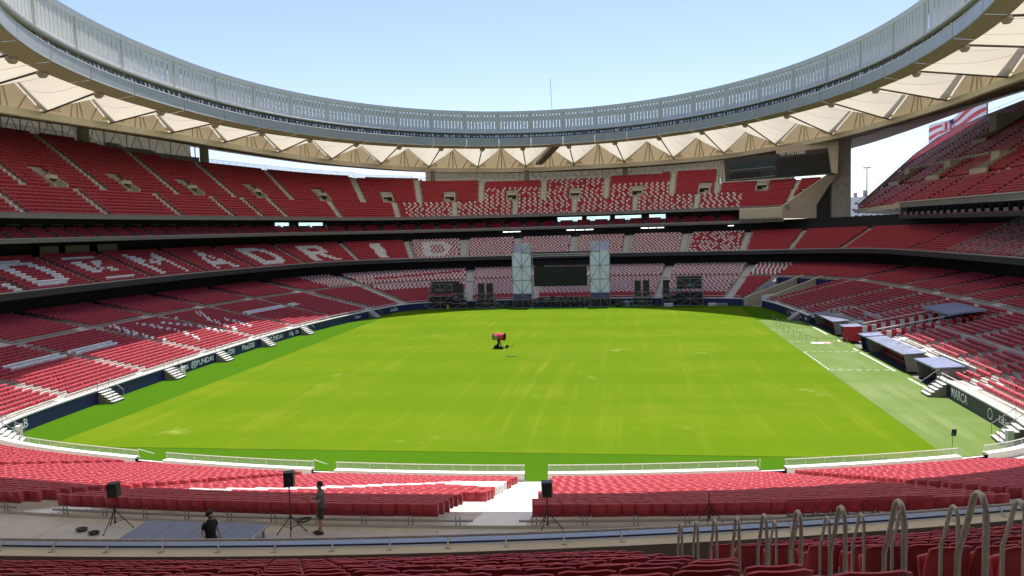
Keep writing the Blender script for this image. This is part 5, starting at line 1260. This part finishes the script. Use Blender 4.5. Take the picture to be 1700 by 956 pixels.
# one tip-up seat, then copies
def seat_meshes():
    def shell(f, thick, nu=7, nv=5):
        vs = []; fs = []
        for s in (0, 1):
            for j in range(nv):
                for i in range(nu):
                    u = i / (nu - 1) * 2 - 1; v = j / (nv - 1); x, y, z = f(u, v); vs.append((x, y - s * thick, z))
        g = lambda s, j, i: s * nu * nv + j * nu + i
        for j in range(nv - 1):
            for i in range(nu - 1):
                fs.append((g(0, j, i), g(0, j + 1, i), g(0, j + 1, i + 1), g(0, j, i + 1))); fs.append((g(1, j, i), g(1, j, i + 1), g(1, j + 1, i + 1), g(1, j + 1, i)))
        ring = [(0, i) for i in range(nu)] + [(j, nu - 1) for j in range(1, nv)] + [(nv - 1, i) for i in range(nu - 2, -1, -1)] + [(j, 0) for j in range(nv - 2, 0, -1)]
        for (ja, ia), (jb, ib) in zip(ring, ring[1:] + ring[:1]): fs.append((g(0, ja, ia), g(0, jb, ib), g(1, jb, ib), g(1, ja, ia)))
        return vs, fs
    def back(u, v):
        z = 0.40 + v * (0.47 - 0.03 * u ** 8); return (0.232 * u * (1 - 0.05 * (1 - v)), -0.03 - 0.13 * v * v + 0.055 * u * u, z)
    def pan(u, v):
        return (0.215 * u, 0.10 + 0.05 * v - 0.03 * u * u, 0.37 + 0.30 * v * (1 - 0.04 * u ** 4))
    out = []
    for nm, f, th in (('backrest', back, 0.032), ('seat_pan', pan, 0.05)):
        vs, fs = shell(f, th); me = bpy.data.meshes.new(nm); me.from_pydata(vs, [], fs); me.materials.append(M['seat_red_near']); me.polygons.foreach_set('use_smooth', [True] * len(me.polygons)); me.update(); out.append(me)
    m = MB(); m.box((-0.20, -0.06, 0.30), (0.05, 0, 0), (0, 0.2, 0), (0, 0, 0.12)); m.box((0.15, -0.06, 0.30), (0.05, 0, 0), (0, 0.2, 0), (0, 0, 0.12)); m.box((-0.03, -0.10, 0.0), (0.06, 0, 0), (0, 0.06, 0), (0, 0, 0.34)); m.box((-0.25, -0.08, 0.30), (0.50, 0, 0), (0, 0.06, 0), (0, 0, 0.05))
    o = m.build('bracket', 'steel'); me = o.data; bpy.data.objects.remove(o); out.append(me)
    return out
def near_seat_mat(name, rgb):
    m = mat(name, rgb, 0.40, bump=0.06, scale=40, spec=0.35); nt = m.node_tree; b = nt.nodes['Principled BSDF']
    oi = nt.nodes.new('ShaderNodeObjectInfo'); hs = nt.nodes.new('ShaderNodeHueSaturation'); hs.inputs['Color'].default_value = (*rgb, 1)
    mr = nt.nodes.new('ShaderNodeMapRange'); mr.inputs[3].default_value = 0.78; mr.inputs[4].default_value = 1.22
    nt.links.new(oi.outputs['Random'], mr.inputs[0]); nt.links.new(mr.outputs[0], hs.inputs['Value']); nt.links.new(hs.outputs[0], b.inputs['Base Color']); return m
M['seat_red_near'] = near_seat_mat('seat_red_near', (0.42, 0.036, 0.054))
FSEAT = []
for k in range(13):
    r0, z0 = frow(k); rr = r0 + 0.45; st_ = math.degrees(0.5 / rr); off = 0.0
    a = -8.0
    while a < 25:
        if 10.64 - st_ * 0.5 < a < 11.56 + st_ * 0.5: a += st_; continue
        p = fg(a, rr, z0); v = p + Vector((0, 0, 0.85)) - CAM; dpt = v.dot(fwd)
        if dpt > 1.0:
            uu = 850 + 1277 * v.dot(right) / dpt; vv = 478 - 1277 * v.dot(upv) / dpt
            if -60 < uu < 1760 and vv < 968: FSEAT.append((dpt, p, a, k))
        a += st_
for x, y, z, nx, ny, c in PICK:
    v = Vector((x, y, z)) - CAM; FSEAT.append((v.dot(fwd), Vector((x, y, z)), math.degrees(math.atan2(nx, -ny)), -1))
FSEAT.sort(key=lambda s: s[0])
for dpt, p, a, kd in FSEAT[322:]:
    SX.append(p.x); SY.append(p.y); SZ.append(p.z); SDX.append(math.sin(R(a))); SDY.append(-math.cos(R(a))); SC.append(0); SB.append(0.38)
sm = seat_meshes()
ROWN = ['nearest the ledge'] + [w + ' from the ledge' for w in 'second third fourth fifth sixth seventh eighth ninth tenth eleventh twelfth thirteenth'.split()]
ORD = 'first second third fourth fifth sixth seventh eighth ninth'.split()
proto = thing('stadium_seat', '', '', loc=(0, 0, 0))
for me in sm: o = bpy.data.objects.new(me.name, me); col.objects.link(o); o.parent = proto
for i, (dpt, p, a, kd) in enumerate(FSEAT[:322]):
    o = proto if i == 0 else copy_tree(proto)
    o.location = p; o.rotation_euler = (random.uniform(-0.03, 0.03), 0, R(a) + random.uniform(-0.02, 0.02))
    if kd >= 0: tag(o, 'red tip-up plastic seat %s of the hoop-railed aisle, foreground row %s' % ('left' if a < 11 else 'right', ROWN[kd]), 'seat', 'red seats of the foreground rows')
    else: tag(o, 'red tip-up seat in the shaded back row along the walkway', 'seat', 'red seats of the row along the walkway')
    for ch in o.children:
        if ch.name.startswith('seat_pan'): ch.rotation_euler = (random.uniform(-0.04, 0.02), 0, 0)
mass_of_seats()
# beam and legs that carry the back row by the walkway
for (a0, a1) in zip(NR_A[:-1], NR_A[1:]):
    t = rng_th(a0 + 0.6, a1 - 0.6, 0.75); ring_tube('seat_beam', t, nr_d(NR_N - 1) + 0.62, nr_z(NR_N - 1) + 0.31, 0.04, 'steel', near, 6)
    for q in rng_th(a0 + 1.0, a1 - 1.0, 1.3):
        m = MB(); b = pt(q, nr_d(NR_N - 1) + 0.60, NR_WALK); r = Vector((nrm(q).y, -nrm(q).x, 0))
        for s in (-0.07, 0.07): m.tube([b + r * s, b + r * s + Vector((0, 0, 0.36))], 0.022, 5)
        m.box(b - r * 0.12 - nrm(q) * 0.05, r * 0.24, nrm(q) * 0.1, (0, 0, 0.02)); m.build('seat_leg', 'steel', near)

# ---------------------------------------------------------------- equipment on the walkway
W0 = NR_WALK + 0.012
def tripod(o, h, spread=0.55, yaw=0.3):
    m = MB(); m.tube([(0, 0, 0.25), (0, 0, h)], 0.019, 8); place(m.build('pole', 'black_metal'), o)
    m = MB(); m.tube([(0, 0, 0.62), (0, 0, 0.74)], 0.04, 8); m.tube([(0, 0, 0.22), (0, 0, 0.30)], 0.032, 8); place(m.build('collar', 'black_plastic'), o)
    for k in range(3):
        a = yaw + k * 2 * math.pi / 3; e = Vector((math.cos(a) * spread, math.sin(a) * spread, 0.015))
        m = MB(); m.tube([(0, 0, 0.70), e], 0.016, 6); place(m.build('leg', 'black_metal'), o)
        m = MB(); m.tube([(0, 0, 0.27), Vector((0, 0, 0.70)) * 0.45 + e * 0.55], 0.010, 5); place(m.build('brace', 'black_metal'), o)
        m = MB(); m.tube([e - Vector((0, 0, 0.014)), e + Vector((0, 0, 0.03))], 0.022, 6); place(m.build('rubber_foot', 'black_plastic'), o)
def speaker_stand(x, y, h, l1, l2, yaw, rz):
    o = thing('speaker_stand', l1, 'speaker stand', 'black tripod stands on the walkway', loc=(x, y, W0)); tripod(o, h, 0.55, yaw)
    s = thing('loudspeaker', l2, 'loudspeaker', 'black loudspeakers on stands along the walkway', loc=(x, y, W0 + h), rz=rz)
    m = MB(); m.prism([(-0.155, -0.14, 0), (0.155, -0.14, 0), (0.19, 0.17, 0), (-0.19, 0.17, 0)], (0, 0, 0.48)); place(m.build('cabinet', 'black_plastic'), s)
    m = MB(); m.box((-0.172, 0.172, 0.03), (0.344, 0, 0), (0, 0.012, 0), (0, 0, 0.42)); place(m.build('grille', 'black_metal'), s)
    m = MB(); m.box((-0.06, -0.152, 0.16), (0.12, 0, 0), (0, 0.012, 0), (0, 0, 0.16)); place(m.build('input_panel', 'dark_band'), s)
    m = MB(); m.tube([(0, 0, -0.06), (0, 0, 0.0)], 0.03, 8); place(m.build('pole_socket', 'black_plastic'), s)
speaker_stand(-4.5, -86.3, 1.17, 'tripod stand carrying the speaker by the left end of the deck', 'loudspeaker on the stand by the left end of the deck', 0.4, 0.25)
speaker_stand(2.0, -86.4, 1.72, 'taller tripod stand next to the standing man', 'higher loudspeaker next to the standing man', 0.9, 0.35)
speaker_stand(10.5, -85.4, 1.22, 'tripod stand with speaker at the head of the central aisle', 'loudspeaker at the head of the central aisle', 0.1, 0.1)
o = thing('speaker_stand', 'bare tripod stand without a speaker on the right of the walkway', 'speaker stand', 'black tripod stands on the walkway', loc=(15.8, -84.4, W0)); tripod(o, 1.13, 0.5, 0.25)
pf = thing('deck_platform', 'low blue-grey deck of four panels on the walkway', 'platform', loc=(-3.2, -86.4, W0))
for i in range(4): m = MB(); m.box((i * 1.09 + 0.008, -2.6, 0.33), (1.074, 0, 0), (0, 2.6, 0), (0, 0, 0.07)); place(m.build('deck_panel', 'platform'), pf)
for i in range(5):
    for y in (-0.15, -2.4): m = MB(); m.cbox((min(max(i * 1.09, 0.08), 4.28), y, 0), 0.07, 0.07, 0.33); place(m.build('leg', 'steel'), pf)
m = MB(); m.box((4.37, -2.6, 0.30), (0.03, 0, 0), (0, 2.6, 0), (0, 0, 0.09)); place(m.build('edge_trim', 'silver'), pf)
def coil(x, y, r, label, z=W0, tilt=0.0):
    m = MB()
    for k in range(5):
        rr = r * (0.8 + 0.08 * k); m.tube([(rr * math.cos(a) + random.uniform(-.015, .015), rr * 0.8 * math.sin(a), 0.012 + 0.016 * k + tilt * math.cos(a)) for a in [2 * math.pi * j / 18 for j in range(19)]], 0.010, 5)
    ob = m.build('cable_coil', 'black_plastic'); ob.location = (x, y, z); tag(ob, label, 'cable')
coil(-5.65, -86.5, 0.18, 'heap of black cable left of the first speaker stand'); coil(-5.0, -86.75, 0.17, 'open loop of black cable at the foot of the first stand'); coil(2.35, -86.15, 0.24, 'coil of black cable hung at the second speaker stand', W0 + 0.42, 0.03)
coil(3.6, -86.9, 0.06, 'tiny scrap of cable on the floor past the standing man')

# ---------------------------------------------------------------- people
def skin(name, nodes, edges, material, parent, sub=2):
    me = bpy.data.meshes.new(name); me.from_pydata([n[0] for n in nodes], edges, []); me.materials.append(M[material])
    o = bpy.data.objects.new(name, me); col.objects.link(o); o.parent = parent
    md = o.modifiers.new('skin', 'SKIN'); md.use_smooth_shade = True
    for i, n in enumerate(nodes):
        r = n[1]; me.skin_vertices[0].data[i].radius = r if isinstance(r, tuple) else (r, r)
    me.skin_vertices[0].data[0].use_root = True
    s = o.modifiers.new('sub', 'SUBSURF'); s.levels = sub; s.render_levels = sub
    return o
def loft(name, rings, material, parent, seg=14):
    m = MB(); n0 = 0
    for (x, y, z, a, b) in rings:
        for q in range(seg): an = 2 * math.pi * q / seg; m.v.append((x + a * math.cos(an), y + b * math.sin(an), z))
    for i in range(len(rings) - 1):
        for q in range(seg): w = (q + 1) % seg; m.f.append((i * seg + q, i * seg + w, (i + 1) * seg + w, (i + 1) * seg + q)); m.m.append(0)
    m.f.append(tuple(reversed(range(seg)))); m.f.append(tuple((len(rings) - 1) * seg + q for q in range(seg))); m.m += [0, 0]
    return place(m.build(name, material, smooth=True), parent)
def hand(nodes, edges, wrist, dirv, side):
    """palm and five fingers, curled"""
    d = Vector(dirv).normalized(); w = Vector(nodes[wrist][0]); s = Vector((-d.y, d.x, 0)).normalized() * side
    nodes.append((tuple(w + d * 0.07), (0.030, 0.022))); p = len(nodes) - 1; edges.append((wrist, p))
    for i, (l, off) in enumerate(((0.07, -0.028), (0.08, -0.009), (0.076, 0.010), (0.06, 0.028))):
        a = w + d * 0.10 + s * off; b = a + d * l * 0.55 + Vector((0, 0, -0.012)); c = b + d * l * 0.3 + Vector((0, 0, -0.035))
        nodes += [(tuple(a), 0.011), (tuple(b), 0.0095), (tuple(c), 0.008)]; k = len(nodes); edges += [(p, k - 3), (k - 3, k - 2), (k - 2, k - 1)]
    a = w + d * 0.035 - s * 0.045; b = a + d * 0.045 - s * 0.012; nodes += [(tuple(a), 0.012), (tuple(b), 0.009)]; k = len(nodes); edges += [(p, k - 2), (k - 2, k - 1)]
def person(label, loc, rz, shirt, pose, hair_r=1.0, beard=False):
    o = thing('person', label, 'person', loc=loc, rz=rz)
    N = [((0, 0, 0.95), (0.13, 0.12)), ((0, 0, 1.14), (0.12, 0.11)), ((0.0, 0, 1.34), (0.15, 0.12)), ((0.0, 0, 1.475), (0.075, 0.07)), ((0.015, 0, 1.55), 0.055), ((0.025, 0, 1.635), (0.075, 0.085)), ((0.02, 0, 1.72), (0.078, 0.09)), ((0.015, 0, 1.765), 0.05), ((0.118, 0, 1.655), 0.016), ((0.09, 0, 1.60), 0.035)]
    E = [(0, 1), (1, 2), (2, 3), (3, 4), (4, 5), (5, 6), (6, 7), (5, 8), (5, 9)]
    def chain(start, pts):
        p = start
        for q, r in pts: N.append((q, r)); E.append((p, len(N) - 1)); p = len(N) - 1
        return p
    for s in (-1, 1):
        A = pose['arm'][s]; w = chain(3 if False else 2, [((0.0, s * 0.175, 1.43), 0.062), (A[0], 0.043), (A[1], 0.028)])
        hand(N, E, w, Vector(A[1]) - Vector(A[0]), s)
        L = pose['leg'][s]; w = chain(0, [((0, s * 0.095, 0.90), 0.085), (L[0], 0.058), (tuple(Vector(L[0]) * 0.55 + Vector(L[1]) * 0.45 + Vector((-0.02, 0, 0))), 0.05), (L[1], 0.035), (tuple(Vector(L[1]) + Vector((0.15, 0, -0.045))), 0.03)])
    skin('body', N, E, 'skin', o, 2)
    m = MB()
    for s in (-1, 1): m.tube([(0.02, s * 0.082, 1.645), (0.015, s * 0.094, 1.665), (0.01, s * 0.085, 1.695)], 0.014, 6)
    place(m.build('ears', 'skin', smooth=True), o)
    m = MB()
    for s in (-1, 1): m.tube([(0.096, s * 0.033, 1.667), (0.103, s * 0.033, 1.667)], 0.010, 6); m.tube([(0.098, s * 0.018, 1.688), (0.092, s * 0.05, 1.688)], 0.005, 4)
    m.tube([(0.106, -0.022, 1.607), (0.110, 0, 1.606), (0.106, 0.022, 1.607)], 0.005, 4)
    place(m.build('face_details', 'hair'), o)
    h = hair_r
    loft('hair', [(-0.03, 0, 1.63, 0.072 * h, 0.085 * h), (-0.022, 0, 1.68, 0.09 * h, 0.10 * h), (-0.005, 0, 1.725, 0.103 * h, 0.102 * h), (0.0, 0, 1.77, 0.095 * h, 0.092 * h), (0.0, 0, 1.80 + 0.02 * (h - 1), 0.06 * h, 0.06 * h), (0, 0, 1.812 + 0.03 * (h - 1), 0.02, 0.02)], 'hair', o)
    if beard: loft('beard', [(0.075, 0, 1.565, 0.03, 0.04), (0.07, 0, 1.59, 0.052, 0.065), (0.055, 0, 1.615, 0.056, 0.078), (0.03, 0, 1.64, 0.05, 0.087)], 'hair', o)
    loft('shirt', [(0.0, 0, 0.90, 0.135, 0.185), (0.0, 0, 1.05, 0.13, 0.175), (0.005, 0, 1.25, 0.14, 0.195), (0.0, 0, 1.40, 0.13, 0.215), (0, 0, 1.46, 0.10, 0.185), (0, 0, 1.50, 0.07, 0.09), (0.005, 0, 1.52, 0.062, 0.065)], shirt, o)
    for s in (-1, 1):
        A = pose['arm'][s]; sh = Vector((0, s * 0.175, 1.43)); e = sh.lerp(Vector(A[0]), 0.62); m = MB(); m.tube([sh + Vector((0, -s * 0.04, 0.01)), sh.lerp(e, 0.4), e], 0.07, 10, radii=[0.085, 0.078, 0.066]); place(m.build('sleeve', shirt, smooth=True), o)
    for s in (-1, 1):
        L = pose['leg'][s]; hp = Vector((0, s * 0.085, 0.93)); k = hp.lerp(Vector(L[0]), 0.88); m = MB(); m.tube([hp, hp.lerp(k, 0.5), k], 0.1, 12, radii=[0.125, 0.105, 0.092]); place(m.build('shorts_leg', 'shorts', smooth=True), o)
        an = Vector(L[1]); m = MB(); m.tube([an + Vector((-0.07, 0, -0.03)), an + Vector((0.0, 0, -0.025)), an + Vector((0.12, 0, -0.045)), an + Vector((0.20, 0, -0.055))], 0.05, 10, radii=[0.04, 0.052, 0.046, 0.028]); place(m.build('shoe', 'shoe', smooth=True), o)
    return o
p1 = person('man in grey t-shirt and dark shorts standing with crossed legs on the walkway', (2.95, -86.1, W0), R(200), 'grey_shirt',
       {'arm': {-1: ((0.03, -0.26, 1.17), (0.26, -0.10, 1.22)), 1: ((0.04, 0.27, 1.18), (0.27, 0.10, 1.16))}, 'leg': {-1: ((0.07, -0.04, 0.50), (0.02, 0.07, 0.085)), 1: ((0.02, 0.06, 0.50), (0.10, -0.09, 0.085))}})
m = MB(); m.box((0.36, -0.06, 1.20), (0.012, 0, 0.02), (0, 0.15, 0), (0.03, 0, 0.07)); ph = m.build('phone', 'black_plastic'); tag(ph, 'dark phone held by the standing man', 'phone'); ph.location = (2.95, -86.1, W0); ph.rotation_euler = (0, 0, R(200))
p2 = person('dark-haired bearded man in a black t-shirt half hidden by the ledge', (-0.1, -87.75, W0 - 0.47), R(-25), 'black_shirt',
       {'arm': {-1: ((-0.04, -0.27, 1.16), (0.14, -0.30, 0.97)), 1: ((-0.03, 0.27, 1.16), (0.10, 0.27, 0.95))}, 'leg': {-1: ((0.03, -0.10, 0.50), (0.0, -0.11, 0.085)), 1: ((0.03, 0.10, 0.50), (0.0, 0.11, 0.085))}}, 1.18, True)
bt = MB(); me_ = text_mesh('METAL RP', 0.045, 0.002); me_.materials.append(M['letter']); o = bpy.data.objects.new('shirt_print', me_); col.objects.link(o); o.parent = p2; o.location = (-0.135, 0, 1.36); o.rotation_euler = (math.pi / 2, 0, -math.pi / 2)

# glass partitions of the reserved seats in the middle tier on the dugout side
for i, a in enumerate(np.arange(6.5, 35.5, 2.6)):
    ta = np.array([a]); r = Vector((nrm(a).y, -nrm(a).x, 0))
    for k in range(0, T2_N, 3):
        d0_, z0_ = float(t2_d(k, ta)[0]), float(t2_z(k, ta)[0]); m = MB(); d1_, z1_ = d0_ + 2.2, z0_ + 0.93
        m.quad(pt(a, d0_, z0_), pt(a, d1_, z1_), pt(a, d1_, z1_ + 1.0), pt(a, d0_, z0_ + 1.0)); g = m.build('glass_partition', 'glass', mid)
        m = MB(); m.tube([pt(a, d0_, z0_), pt(a, d0_, z0_ + 1.05), pt(a, d1_, z1_ + 1.05)], 0.04, 5); m.build('partition_rail', 'steel', g)
